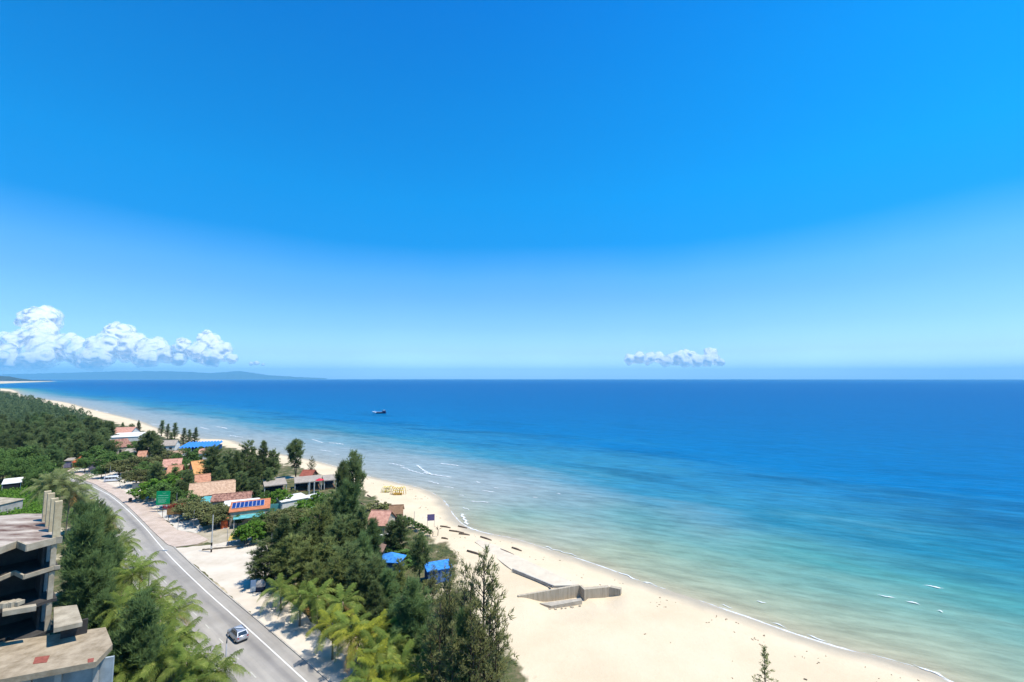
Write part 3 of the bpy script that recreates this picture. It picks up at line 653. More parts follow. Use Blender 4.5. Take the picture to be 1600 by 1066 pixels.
def shed(th, a, A, B, ln, dep, ze, zb, roofm, postm=None, t_=.14, posts=(0, 1), wallm=None, pw=.16, name='roof'):
    """single-pitch roof on posts (or on a wall)"""
    p = [a.copy(), a + A * ln, a + A * ln + B * dep, a + B * dep]
    p[0].z = p[1].z = ze; p[2].z = p[3].z = zb
    rf = MB().slab(p, t_).build(name, roofm, th)
    if postm:
        for s_ in posts:
            for q, zz in ((.35, ze), (dep - .35, zb)):
                c_ = a + A * (s_ * (ln - .5) + .25) + B * q; zq = zz - t_ - .02; MB().box((c_.x, c_.y, zq / 2), (pw, pw, zq), math.atan2(A.y, A.x)).build('post', postm, th)
    if wallm:
        for (s0, s1) in ((a + B * .3 + A * .3, a + A * (ln - .3) + B * .3), (a + A * (ln - .3) + B * .3, a + A * (ln - .3) + B * (dep - .3)), (a + A * .3 + B * .3, a + A * .3 + B * (dep - .3)), (a + A * .3 + B * (dep - .3), a + A * (ln - .3) + B * (dep - .3))):
            c_ = (s0 + s1) / 2; d_ = s1 - s0; zq = min(ze, zb) - t_ - .02; MB().box((c_.x, c_.y, zq / 2), (d_.length - .2, .16, zq), math.atan2(d_.y, d_.x)).build('wall', wallm, th)
    return rf
def house(name, label, cat, pL, pR, ze, dep, zr, roofm, wallm, kind='gable', group=None, **k):
    a, A, B, ln = frame_of(pL, pR, ze); th = thing(name, label, cat, (a.x, a.y, 0), group)
    (gable if kind == 'gable' else shed)(th, a, A, B, ln, dep, ze, zr, roofm, **({'wallm': wallm} if kind == 'gable' else dict({'wallm': wallm}, **{})), **k)
    return th

house('tan_house', 'long house with a pale tan tiled roof behind the brown tiled roof', 'house', (293, 777.5), (368, 769), 3.2, 9.5, 6.4, tile_t, wallbeige)
house('tiled_house', 'low building with mottled dark brown tiled roof beside the tan roof', 'house', (328, 784.5), (392, 779), 3.0, 5.2, 4.6, tile_b, wallbeige)
a, A, B, ln = frame_of((306, 787), (329, 786), 2.8); th = thing('turquoise_hut', 'small hut with a faded turquoise sheet roof by the tan house', 'hut', (a.x, a.y, 0)); shed(th, a, A, B, ln, 5.2, 2.8, 3.6, teal, wallm=wallbeige)
a, A, B, ln = frame_of((346, 792), (405, 786), 3.0); th = thing('lean_to', 'white sheet roof between the brown tiles and the solar panels', 'shelter', (a.x, a.y, 0)); shed(th, a, A, B, ln, 6, 3.0, 3.2, whiter, post_w)
# solar house
a, A, B, ln = frame_of((357, 801), (422, 793.5), 4.0); th = thing('solar_house', 'orange roofed building carrying a row of blue solar panels', 'building', (a.x, a.y, 0))
rf = shed(th, a, A, B, ln, 6.6, 4.0, 5.2, orange, wallm=wallbeige)
sl_ = Vector((0, 0, 1.2 / 6.6)); up_ = (B + sl_).normalized()
for k in range(8):
    p = a + A * (.5 + k * (ln - 2.0) / 8) + B * 1.9 + Vector((0, 0, 1.9 * 1.2 / 6.6 + .13)); ww = (ln - 2.0) / 8 - .05
    q = [p, p + A * ww, p + A * ww + up_ * 3.6, p + up_ * 3.6]
    pn = MB().slab([x + Vector((0, 0, .04)) for x in q], .05).build('solar_panel', alu, th)
    i_ = [p + A * .06 + up_ * .06, p + A * (ww - .06) + up_ * .06, p + A * (ww - .06) + up_ * 3.54, p + A * .06 + up_ * 3.54]
    MB().slab([x + Vector((0, 0, .055)) for x in i_], .012).build('panel_glass', pv_m, pn)
a2, A2, B2, ln2 = frame_of((364, 812), (413, 806), 2.6)
th2 = thing('turquoise_shelter', 'turquoise awning with a strip of blue panels in front of the solar house', 'shelter', (a2.x, a2.y, 0))
shed(th2, a2, A2, B2, ln2, 4.4, 2.6, 3.1, teal, post_w)
for k in range(5):
    p = a2 + A2 * (.4 + k * 1.75) + B2 * 2.6 + Vector((0, 0, .42)); MB().slab([p, p + A2 * 1.6, p + A2 * 1.6 + B2 * 1.4 + Vector((0, 0, .16)), p + B2 * 1.4 + Vector((0, 0, .16))], .04).build('blue_panel', pv_m, th2)
a, A, B, ln = frame_of((344, 812), (358, 810), 2.6); th = thing('orange_booth', 'small orange booth at the corner of the solar house', 'booth', (a.x, a.y, 0)); shed(th, a, A, B, ln, 3, 2.6, 3.0, orange, wallm=mat('red_orange_wall', (.42, .09, .03), .8, noise=.2))
# grey pavilions
def pav(label, pL, pR, dep, ps, ze=3.3, zb=3.7, name='pavilion'):
    a, A, B, ln = frame_of(pL, pR, ze); th = thing(name, label, 'pavilion', (a.x, a.y, 0), 'grey thatched beach pavilions'); shed(th, a, A, B, ln, dep, ze, zb, thatch, post_w, t_=.3, posts=ps, pw=.24)
    # dark sitting platform and back screen under the roof
    c_ = a + A * ln / 2 + B * (dep - .5); MB().box((c_.x, c_.y, 1.3), (ln - 1, .1, 2.4), math.atan2(A.y, A.x)).build('back_screen', mat('dark_blue_screen', (.035, .05, .075), .9, noise=.3), th)
    c_ = a + A * ln / 2 + B * dep / 2; MB().box((c_.x, c_.y, .2), (ln - 1, dep - 1.5, .4), math.atan2(A.y, A.x)).build('platform', woodb, th)
pav('grey thatched pavilion standing alone next to the solar panels', (412.5, 760), (449, 756), 9.5, (0, 1))
pav('middle grey pavilion with a red parasol at its corner', (460, 755), (503.5, 751), 9, (0, .5, 1))
pav('shorter grey pavilion closest to the tall pine on the beach', (506, 751), (527, 749), 8, (0, 1))
a, A, B, ln = frame_of((439.5, 785), (484, 777), 2.8); th = thing('white_terrace', 'low white flat roofed terrace in front of the grey pavilions', 'building', (a.x, a.y, 0)); shed(th, a, A, B, ln, 7.5, 2.8, 2.9, whiter, wallm=whitep)
a, A, B, ln = frame_of((487, 780), (512, 774), 2.6); th = thing('white_annex', 'small white roof annex beside the tall pavilion posts', 'building', (a.x, a.y, 0)); shed(th, a, A, B, ln, 5, 2.6, 2.8, whiter, wallm=whitep)
for k, (x, y0, y1) in enumerate(((483, 757, 772), (490.5, 760, 773))):
    p = at(x, y1); MB_ = MB().box((p.x, p.y, 2.1), (.3, .3, 4.2)).build('post', post_w); MB_.name = 'concrete_post'; tag(MB_, ('pale square post standing before the middle pavilion', 'second pale square post, nearer the white annex')[k], 'post', 'pale posts by the pavilions')
a, A, B, ln = frame_of((421, 788), (450, 785.5), 2.2); th = thing('turquoise_fence', 'pale turquoise sheet fence beside the solar house', 'fence', (a.x, a.y, 0))
for k in range(6): c_ = a + A * ((k + .5) * ln / 6); MB().box((c_.x, c_.y, 1.1), (ln / 6 - .03, .06, 2.2), math.atan2(A.y, A.x)).build('panel', teal, th)
# far houses
a, A, B, ln = frame_of((277, 702), (335, 699.5), 3.4); th = thing('blue_pavilion', 'long beach pavilion with bright blue scalloped sheet roof', 'pavilion', (a.x, a.y, 0))
mb = MB(); nb = 11; seg_ = ln / nb
for k in range(nb):
    pts = [a + A * (k * seg_ + seg_ * t_) + Vector((0, 0, .9 * math.sin(math.pi * t_))) for t_ in np.linspace(0, 1, 6)]
    for i in range(5): mb.add([pts[i], pts[i + 1], pts[i + 1] + B * 16 + Vector((0, 0, .9)), pts[i] + B * 16 + Vector((0, 0, .9))], [(0, 1, 2, 3)])
mb.build('roof', blue, th)
for k in range(0, nb + 1, 2):
    c_ = a + A * min(k * seg_, ln - .2) + B * .5; MB().box((c_.x, c_.y, 1.7), (.3, .3, 3.4)).build('post', post_w, th)
c_ = a + A * ln / 2 + B * 15; MB().box((c_.x, c_.y, 1.6), (ln, .2, 3.2), math.atan2(A.y, A.x)).build('back_wall', blued, th)
house('terracotta_house', 'house with weathered terracotta roof at the edge of the dark wood', 'house', (170, 678), (204, 677), 3.5, 14, 7, tile_p, whitep)
a, A, B, ln = frame_of((168, 684), (216, 682), 3.0); th = thing('white_hall', 'long low white roofed hall below the weathered terracotta house', 'building', (a.x, a.y, 0)); shed(th, a, A, B, ln, 16, 3.0, 4.2, whiter, wallm=whitep)
house('brown_roof_house', 'house with dull brown tiled roof behind the olive canopy', 'house', (180, 700), (208, 697), 3.3, 14, 7.0, tile_b, wallbeige)
house('grey_brown_house', 'long grey brown roof half hidden above the olive trees', 'house', (192, 707.5), (229, 706), 3, 7, 4.5, thatch, wallbeige)
house('small_orange_house', 'tiny orange roofed house half hidden under the casuarina canopy', 'house', (213, 715), (228, 714), 3, 6, 5.5, tile_o, wallbeige)
house('grey_roof_house', 'house with a pale grey brown roof next to the blue pavilion', 'house', (250, 697), (274, 696), 3, 9, 5.5, thatch, whitep)
house('buff_roof_house', 'buff roofed house seen between the trees below the blue pavilion', 'house', (256, 712), (281, 713), 3, 6, 5, tile_t, whitep)
house('orange_house', 'two tier orange tiled house between green trees', 'house', (258, 743), (283, 741), 3.4, 9, 6.2, tile_o, mat('orange_wall', (.50, .20, .11), .9, noise=.2))
house('upper_orange_roof', 'upper roof house with terracotta tiles right behind the orange house', 'house', (252, 731), (283, 728.5), 5.5, 8, 8.0, tile_p, wallbeige)
house('yellow_orange_house', 'house with warm yellow orange roof beside the dark casuarinas', 'house', (303, 742), (325, 739), 3.2, 10, 7.6, mat('amber_tiles', (.62, .32, .12), .9, scale=1, col2=(.45, .2, .08), bump=.4, detail=8), wallbeige)
house('red_orange_house', 'low red orange roof just behind the long tan house', 'house', (304, 757), (330, 754), 4.2, 8, 6.6, tile_o, wallbeige)
house('pink_roof_house', 'small pale pink roofed house under the blue pavilion', 'house', (309, 709), (327, 708), 3, 6, 5, tile_p, whitep)
house('red_gable_hut', 'small hut with red gable on the beach behind the middle pavilion', 'hut', (467, 745), (487, 745), 2.6, 6, 4.6, mat('red_brown_tiles', (.30, .09, .06), .9, noise=.3), woodb)
house('salmon_house', 'small salmon tiled house hidden in trees beside the beach', 'house', (570, 821), (603, 822), 3.0, 8, 5.6, tile_p, wallbeige)
house('brown_gable_hut', 'brown gabled hut on the sand next to the salmon roof', 'hut', (606, 804), (629.5, 803), 2.6, 5, 4.4, mat('brown_thatch', (.25, .15, .085), .95, noise=.35, scale=2, bump=.4), woodb)
a, A, B, ln = frame_of((578, 838), (614, 834), 2.8); th = thing('white_screen', 'grey panelled white capped wall beside the bushy tree', 'wall', (a.x, a.y, 0))
c_ = a + A * ln / 2; ang = math.atan2(A.y, A.x); MB().box((c_.x, c_.y, 2.7), (ln, .8, .3), ang).build('cap', whitep, th)
for k in range(5): q = a + A * ((k + .5) * ln / 5); MB().box((q.x, q.y, 1.27), (ln / 5 - .04, .12, 2.54), ang).build('panel', mat('grey_panel', (.30, .30, .30), .9, noise=.35, scale=1.5), th)
def pyramid(name, label, cL, cR, ze, zr, dep, roofm, wallm, cat):
    a, A, B, ln = frame_of(cL, cR, ze); th = thing(name, label, cat, (a.x, a.y, 0)); e_ = [a, a + A * ln, a + A * ln + B * dep, a + B * dep]
    for p in e_: p.z = ze
    ap = a + A * ln / 2 + B * dep / 2; ap.z = zr
    for k in range(4): MB().add([e_[k], e_[(k + 1) % 4], ap, e_[k] - Vector((0, 0, .1)), e_[(k + 1) % 4] - Vector((0, 0, .1)), ap - Vector((0, 0, .1))], [(0, 1, 2), (3, 5, 4), (0, 3, 4, 1), (1, 4, 5, 2), (2, 5, 3, 0)]).build('roof_panel', roofm, th)
    i_ = [a + A * .4 + B * .4, a + A * (ln - .4) + B * .4, a + A * (ln - .4) + B * (dep - .4), a + A * .4 + B * (dep - .4)]
    for k in range(4):
        p, q = i_[k], i_[(k + 1) % 4]; c_ = (p + q) / 2; d_ = q - p; MB().box((c_.x, c_.y, ze / 2 - .05), (d_.length - .1, .08, ze - .12), math.atan2(d_.y, d_.x)).build('wall', wallm, th)
    return th, a, A, B, ln
pyramid('blue_tent', 'bright blue pyramid roofed tent hut among the trees', (586, 878), (624, 880), 2.6, 3.9, 4.2, blue, blued, 'tent')
pyramid('brown_hut', 'brown pyramid roofed hut with dark sides behind the blue tent', (569, 864), (598, 863), 2.7, 4.2, 4.5, mat('brown_tarp', (.22, .135, .10), .9, noise=.3, scale=1.5), mat('navy_side', (.02, .028, .05), .9), 'hut')
a, A, B, ln = frame_of((667, 893.5), (708, 886.5), 2.7); th = thing('blue_cabin', 'blue sheet cabin with glossy blue roof beside the sparse casuarinas', 'cabin', (a.x, a.y, 0)); shed(th, a, A, B, ln, 3.4, 2.7, 3.1, blue, wallm=blued)
for k in range(4): q = a + A * ((k + .6) * ln / 4.4) + B * .2; MB().box((q.x, q.y, 1.3), (.75, .06, 1.3 if k != 2 else 2.1), math.atan2(A.y, A.x)).build('window' if k != 2 else 'door', mat('pale_blue_glass', (.16, .25, .42), .5, noise=.4, scale=3), th)
p = at(480, 812, 0); th = thing('water_tank', 'pale turquoise water tank on a stand among the shrubs', 'tank', (p.x, p.y, 0))
MB().tube([p + Vector((-1.3, 0, 2.6)), p + Vector((1.3, .3, 2.6))], .85, 14).build('tank_body', mat('pale_turquoise', (.30, .58, .60), .6, noise=.1), th, True)
for sx in (-.9, .9):
    for sy in (-.5, .5): MB().box((p.x + sx, p.y + sy, .9), (.12, .12, 1.8)).build('leg', post_w, th)
# shed with pale roof at the wood's edge, left of the road
a, A, B, ln = frame_of((2, 757), (34, 753.5), 3.0); th = thing('white_roof_shed', 'shed with pale flat roof and dark open front under the broad trees', 'shed', (a.x, a.y, 0)); shed(th, a, A, B, ln, 9, 3.0, 3.5, whiter, post_w, wallm=darkw)
a, A, B, ln = frame_of((-90, 783), (-1, 789), 3.4); th = thing('beige_parapet', 'slanting beige concrete roof edge beside the grassy bank', 'building', (a.x, a.y, 0)); shed(th, a, A, B, ln, 6, 3.4, 3.6, conc, wallm=concg)

# ------------------------------------------------------------------ parasols
def parasol(label, px, py, h, rad, m_, group='cloth parasols under the trees'):
    p = at(px, py, h); th = thing('parasol', label, 'parasol', (p.x, p.y, 0), group); nn = 8; mb = MB(); v = [Vector((p.x, p.y, h + rad * .42))] + [Vector((p.x + rad * math.cos(k * .785), p.y + rad * math.sin(k * .785), h)) for k in range(nn)]
    mb.add(v, [(0, k + 1, (k + 1) % nn + 1) for k in range(nn)]); mb.add([x - Vector((0, 0, .05)) for x in v], [(0, (k + 1) % nn + 1, k + 1) for k in range(nn)]); mb.build('canopy', m_, th)
    MB().tube([Vector((p.x, p.y, 0)), Vector((p.x, p.y, h + .2))], .05, 6).build('pole', post_w, th)
parasol('pink parasol on its own in the dark casuarinas', 358, 732, 4.6, 1.9, pink)
parasol('pinkish red parasol, first of the three in the row', 389, 729, 4.6, 1.7, pink)
parasol('pinkish red parasol in the middle of the row of three', 396, 728, 4.7, 1.9, pink)
parasol('pinkish red parasol closest to the beach in the row of three', 404, 728, 4.6, 1.8, pink)
parasol('round red parasol standing at the corner of the middle pavilion', 499.5, 750, 4.2, 1.5, redm)

# ------------------------------------------------------------------ signs, stalls, poles
def board(name, label, cat, q, base_py, m_, extra=None, legs=(.12, .88), thick=.12, legm=None, group=None):
    """flat upright board: q = picture corners (left-bottom, right-bottom, top y) standing at base_py"""
    (xl, yb), (xr, yb2), yt = q; gl = at(xl, base_py); Yd = gl.y; p0 = atY(xl, yb, Yd); gr = atY(xr, yb2, Yd + .4); top = atY(xl, yt, Yd).z
    th = thing(name, label, cat, (gl.x, gl.y, 0), group); A = (gr - p0); A.z = 0; ln = A.length; A.normalize(); B = Vector((-A.y, A.x, 0)); ang = math.atan2(A.y, A.x); hb = top - p0.z; c_ = p0 + A * ln / 2
    MB().box((c_.x, c_.y, p0.z + hb / 2), (ln, thick, hb), ang).build('panel', m_, th)
    for f_ in legs:
        q_ = p0 + A * ln * f_ + B * (thick / 2 + .06); MB().box((q_.x, q_.y, (p0.z + hb * .5) / 2), (.10, .10, p0.z + hb * .5), ang).build('leg', legm or post_w, th)
    def put(u0, u1, v0, v1, mm_, nm_='lettering', par=None, d=.01):
        c = p0 + A * ln * (u0 + u1) / 2 - B * (thick / 2 + d); return MB().box((c.x, c.y, p0.z + hb * (v0 + v1) / 2), (ln * (u1 - u0), .012, hb * (v1 - v0)), ang)
    return th, put, (p0, A, B, ln, hb, ang)
green = mat('sign_green', (.0, .34, .12), .6, noise=.08, scale=2)
pale = mat('sign_pale_print', (.35, .70, .48), .7)
yel = mat('sign_yellow', (.50, .42, .07), .7, noise=.25, scale=3)
th, put, _ = board('billboard', 'big green roadside billboard with rows of pale lettering', 'billboard', ((243.6, 789.3), (265, 788), 767.8), 801, green)
mb = MB(); r = random.Random(8)
# emblem and rows of small white characters (too small to read in the photograph)
for (u0, u1, v0, v1) in ((.44, .50, .86, .88), (.50, .56, .84, .86), (.56, .60, .82, .84), (.60, .64, .84, .86), (.64, .70, .86, .88)): q = put(u0, u1, v0, v1, pale); mb.add(q.v, q.f)
for row, (v0, h_, u0, u1) in enumerate(((.66, .05, .12, .88), (.50, .04, .1, .9), (.39, .03, .14, .74), (.31, .03, .14, .7), (.23, .03, .14, .74), (.15, .03, .14, .66))):
    u_ = u0
    while u_ < u1: ww = r.uniform(.02, .05); q = put(u_, min(u1, u_ + ww), v0, v0 + h_, pale); mb.add(q.v, q.f); u_ += ww + r.uniform(.012, .03)
mb.build('lettering', pale, th)['kind'] = 'stuff'
q = put(0, 1, -.10, -.02, whitep); q.build('white_strip', whitep, th)
board('yellow_sign', 'small yellow upright sign next to the green billboard', 'sign', ((220.5, 781), (227.5, 780.5), 768.5), 783, yel)
amber = mat('amber_board', (.36, .20, .07), .8, scale=1.4, col2=(.20, .10, .04), detail=6)
th, put, (p0, A, B, ln, hb, ang) = board('menu_board', 'brown amber board on legs under the red lettered strip', 'sign', ((260.5, 804.5), (283, 803.5), 795), 814, amber, legm=woodb)
mb = MB()
for v0 in (.2, .45, .7):
    u_ = .08
    while u_ < .9: ww = r.uniform(.02, .06); q = put(u_, u_ + ww, v0, v0 + .1, yel); mb.add(q.v, q.f); u_ += ww + r.uniform(.02, .03)
mb.build('lettering', mat('dull_gold_print', (.48, .33, .13), .8), th)['kind'] = 'stuff'
# strip of red letters on a thin frame
gl = at(256, 811); p0 = atY(253.5, 794.5, gl.y); p1 = atY(290, 791.5, gl.y + 1.5); th = thing('letter_sign', 'strip of dark red letters on posts above the amber board', 'sign', (gl.x, gl.y, 0)); A = p1 - p0; A.z = 0; ln = A.length; A.normalize(); B = Vector((-A.y, A.x, 0)); ang = math.atan2(A.y, A.x); hb = 1.15
lr = mat('dark_red_letter', (.30, .02, .02), .7)
def stroke(mb, u0, w0, u1, w1, t_=.16):
    a_, b_ = p0 + A * u0 + Vector((0, 0, w0)), p0 + A * u1 + Vector((0, 0, w1)); mb.tube([a_, b_], t_ / 2, 4)
SH = [((0, 0, 1, 1), (0, 1, 1, 0)), ((0, 0, 0, 1), (1, 0, 1, 1), (0, 0, 1, 0)), ((0, 0, 0, 1), (.5, 0, .5, .9), (1, 0, 1, 1)), ((0, .5, 1, .5), (.2, 0, .2, 1), (.9, .1, .9, .9)), ((0, 0, 0, 1), (0, 1, 1, .9), (.8, 0, .8, 1)), ((0, .1, 1, .1), (0, .8, 1, .9), (.5, 0, .5, 1)), ((0, 0, 0, 1), (1, 0, 1, 1), (0, .6, 1, .5)), ((.1, 0, .1, 1), (.1, .05, .9, .05), (.9, 0, .9, .7))]
for k, ch in enumerate(SH):
    mb = MB(); u = .1 + k * (ln - .3) / 8
    for s_ in ch: stroke(mb, u + s_[0] * .55, s_[1] * .95, u + s_[2] * .55, s_[3] * .95)
    mb.build('letter', lr, th)
for f_ in (.02, .5, .98): q = p0 + A * ln * f_ + B * .12; MB().box((q.x, q.y, (p0.z + 1.0) / 2), (.09, .09, p0.z + 1.0), ang).build('post', woodb, th)
for w_ in (-.08, 1.05): q = p0 + A * ln / 2 + B * .1; MB().box((q.x, q.y, p0.z + w_), (ln, .06, .07), ang).build('rail', lr, th)
purple = mat('grey_purple_tarp', (.26, .24, .33), .85, scale=1.2, col2=(.16, .14, .21), detail=6)
def stall(label, pL, pR, ytop, dep, m_, roofm, group='roadside stalls at the bend'):
    a = at(*pL); b_ = at(*pR); A = b_ - a; ln = A.length; A.normalize(); B = Vector((-A.y, A.x, 0)); h_ = atY(pL[0], ytop, a.y).z; th = thing('stall', label, 'stall', (a.x, a.y, 0), group); ang = math.atan2(A.y, A.x); c_ = a + A * ln / 2
    MB().box((c_.x, c_.y, h_ * .45), (ln, .08, h_ * .78), ang).build('front_panel', m_, th)
    p = [a - B * .4, b_ - B * .4, b_ + B * dep, a + B * dep]
    for k, x in enumerate(p): x.z = h_ if k < 2 else h_ + .3
    MB().slab(p, .08).build('awning', roofm, th)
    for x in (a, b_, a + B * (dep - .2), b_ + B * (dep - .2)): MB().box((x.x, x.y, h_ / 2 - .05), (.1, .1, h_ - .1), ang).build('post', post_w, th)
stall('purple grey tarp stall with reddish awning under the round green tree', (138, 738), (155, 737), 723, 6, purple, mat('red_stripe_awning', (.40, .22, .20), .85, noise=.4, scale=2))
stall('grey tarp stall farthest along the bend, next to the orange kiosk', (99, 732), (112, 731), 720, 6, purple, thatch)
th, put, _ = board('dark_frame_board', 'empty dark framed board at the edge of the pavement by the lime tree', 'sign', ((206.5, 765), (222, 763.5), 754.5), 771, mat('grey_green_board', (.24, .25, .22), .9, noise=.3), legs=(.02, .98), legm=woodb)
for (u0, u1, v0, v1) in ((0, 1, .94, 1.0), (0, 1, 0, .06)): put(u0, u1, v0, v1, None, d=.03).build('frame_rail', woodb, th)
# orange kiosk at the bend
p = at(126, 730); th = thing('orange_kiosk', 'small orange red kiosk with peaked top at the bend', 'kiosk', (p.x, p.y, 0)); ork = mat('orange_red_paint', (.55, .13, .05), .8, noise=.25, scale=1)
MB().box((p.x, p.y, 1.2), (4.4, 3, 2.4)).build('body', ork, th)
MB().add([p + Vector((-2.6, -1.9, 2.4)), p + Vector((2.6, -1.9, 2.4)), p + Vector((2.6, 1.9, 2.4)), p + Vector((-2.6, 1.9, 2.4)), p + Vector((0, 0, 5))], [(0, 1, 4), (1, 2, 4), (2, 3, 4), (3, 0, 4), (3, 2, 1, 0)]).build('roof', ork, th)
MB().box((p.x + .4, p.y - 1.53, 1.3), (2.4, .05, 1.0)).build('window', darkw, th)
# sandwich board by the sandy lot
th, put, _ = board('standing_sign', 'pale blue grey standing board on the sandy lot beside the palms', 'sign', ((391, 925.5), (399.5, 925), 907.5), 927.5, mat('blue_grey_board', (.17, .26, .40), .7, noise=.15), thick=.1)
put(.08, .92, .06, .45, None).build('white_sheet', mat('pale_print', (.42, .50, .56), .7, noise=.5, scale=2.5, detail=8), th)
th, put, _ = board('beach_banner', 'square purple grey banner on thin posts on the beach', 'sign', ((667.5, 814), (679, 817), 804), 824, mat('banner_purple', (.155, .125, .25), .8, noise=.2, scale=2), legs=(.04, .96), thick=.05)
# litter bin
p = at(203.3, 785); th = thing('litter_bin', 'dark grey litter bin standing on the pink pavement', 'bin', (p.x, p.y, .12)); dk = mat('dark_grey_plastic', (.05, .045, .05), .6)
MB().tube([p + Vector((0, 0, .14)), p + Vector((0, 0, 1.15))], [.42, .5], 10).build('body', dk, th); MB().tube([p + Vector((0, 0, 1.16)), p + Vector((0, 0, 1.42))], [.54, .2], 10).build('lid', dk, th)
# yellow bench shelter under the lime tree
ylw = mat('mustard_planks', (.52, .38, .10), .85, noise=.25, scale=2)
a, A, B, ln = frame_of((356, 845), (384, 842), 1.3); th = thing('yellow_stand', 'mustard yellow low stand with slanted top under the lime tree', 'stall', (a.x, a.y, 0))
for k in range(4): q = a + B * (k * .7); q2 = q + A * ln; dz = Vector((0, 0, .18)); MB().slab([q + dz * k, q2 + dz * k, q2 + B * .64 + dz * (k + .9), q + B * .64 + dz * (k + .9)], .06).build('plank', ylw, th)
for f_ in (.05, .95):
    for d_ in (.15, 2.5): q = a + A * ln * f_ + B * d_; MB().box((q.x, q.y, .58), (.12, .12, 1.16)).build('leg', woodb, th)
# low stone kerb between paving and lot
stonem = mat('kerb_stone_dark', (.24, .20, .15), .95, noise=.45, scale=1.6, bump=.4)
th = thing('stone_border', 'low dark stone border along the edge of the sandy lot', 'border', at(320, 860)); r = random.Random(12)
pa, pb = at(316, 860), at(402, 852)
for k in range(24): q = pa.lerp(pb, (k + .5) / 24); MB().box((q.x, q.y + r.uniform(-.06, .06), .13), ((pb - pa).length / 24 * .92, r.uniform(.3, .5), .28 + r.uniform(-.05, .12)), math.atan2(pb.y - pa.y, pb.x - pa.x) + r.uniform(-.06, .06)).build('stone', stonem, th)

# poles and lamps
polem = mat('galvanised_pole', (.30, .30, .31), .5, noise=.15, metal=.2)
def street_lamp(label, bpx, tip, mid, h_arm):
    p = at(*bpx); q = atY(*tip, p.y); th = thing('street_lamp', label, 'street lamp', (p.x, p.y, 0), 'curved street lamps along the road'); k = q.x - p.x; zt = q.z; z0 = zt - 1.9
    pts = [Vector((p.x, p.y, 0)), Vector((p.x, p.y, z0))]
    arm = [Vector((p.x + k * (1 - math.cos(t_ * math.pi / 2)), p.y, z0 + (zt - z0) * math.sin(t_ * math.pi / 2))) for t_ in np.linspace(0, 1, 7)]
    MB().tube(pts, [.11, .075], 8).build('pole', polem, th, True); MB().tube(arm, [.075, .07, .06, .055, .05, .05, .045], 7).build('arm', polem, th, True)
    e_ = arm[-1]; MB().box((e_.x + .45, e_.y, e_.z - .02), (.95, .26, .13)).build('lamp_head', mat('lamp_grey', (.40, .41, .42), .4), th); MB().box((e_.x + .5, e_.y, e_.z - .1), (.7, .2, .03)).build('lens', mat('lamp_glass', (.6, .6, .58), .3), th)
    MB().tube([Vector((p.x, p.y, -.02)), Vector((p.x, p.y, .35))], .2, 8).build('base', polem, th)
street_lamp('near curved street lamp whose arm hangs over the silver car', (350, 1085), (369, 981), None, 1)
street_lamp('curved street lamp rising from the palms farther up the road', (231.5, 926), (254, 860), None, 1)
p = at(330, 863); th = thing('utility_pole', 'tall pole with black and white bands at the foot of the almond tree', 'pole', (p.x, p.y, 0))
MB().tube([p + Vector((0, 0, 2.96)), p + Vector((0, 0, 8.4))], [.14, .10], 8).build('shaft', post_w, th)
for k in range(4): MB().tube([p + Vector((0, 0, k * .74)), p + Vector((0, 0, k * .74 + .74))], .165, 8).build('band', mat('band_black', (.03, .025, .025), .8) if k % 2 == 0 else post_w, th)
p = at(354.5, 853); th = thing('garden_lamp', 'short curved lamp post beside the mustard stand', 'lamp', (p.x, p.y, 0)); q = [p + Vector((.75 * math.sin(t_) - .75 * 0, 0, 3.6 + .8 * (1 - math.cos(t_)))) for t_ in np.linspace(0, 0, 1)]
MB().tube([p, p + Vector((0, 0, 3.4)), p + Vector((-.12, 0, 3.9)), p + Vector((-.45, 0, 4.15)), p + Vector((-.8, 0, 4.1))], .05, 6).build('post', polem, th, True); MB().box(p + Vector((-.95, 0, 4.05)), (.4, .18, .1)).build('lamp_head', post_w, th)
for k, (x, y0, y1, lb) in enumerate(((278, 809, 826, 'thin wire pole on the white forecourt beside the almond tree'), (182, 737, 754, 'thin pole next to the white notice board'), (187, 742, 762, 'thin pole on the pink pavement near the notice board'), (164, 738, 755, 'dark thin pole at the left end of the notice board'), (171, 728, 753, 'tall thin pole in front of the notice board'), (647, 799, 822, 'bare thin post on the beach near the purple banner'), (636, 806, 820, 'short bare post by the low beach hedge'), (424, 834, 855, 'thin pole at the back of the sandy lot'), (302, 797, 826, 'slim dark pole beneath the almond canopy'), (275, 770, 800, 'pale lamp post behind the green billboard'))):
    p = at(x, y1); h_ = atY(x, y0, p.y).z; o = MB().tube([p, Vector((p.x, p.y, h_))], [.07, .05], 6).build('thin_pole', polem); tag(o, lb, 'pole', 'thin poles and posts')

# ------------------------------------------------------------------ concrete walkway and broken groyne on the beach
gw = bpy.data.materials.new('board_marked_concrete'); gw.use_nodes = True
n, l = gw.node_tree.nodes, gw.node_tree.links; b = n['Principled BSDF']; b.inputs['Roughness'].default_value = .95; b.inputs['Specular IOR Level'].default_value = .05
t = n.new('ShaderNodeTexCoord').outputs['Object']; mpg = n.new('ShaderNodeMapping'); l.new(t, mpg.inputs[0]); mpg.inputs['Scale'].default_value = (3, 3, .25)
l.new(ramp(n, l, nnoise(n, l, mpg.outputs[0], .9, 8, .7), [(.32, (.27, .225, .16)), (.5, (.38, .325, .24)), (.68, (.46, .40, .305))]), b.inputs['Base Color'])
wk = thing('beach_walkway', 'pale concrete beach walkway ending at the grey retaining wall', 'walkway', at(864, 915, -.6))
W = [(690, 823), (742, 838), (800.6, 888.8), (864.4, 915), (905.7, 914.5), (866, 893), (812, 866), (770, 846), (724, 825)]
def tz(l_, z): return [at(x, y, z) for x, y in l_]
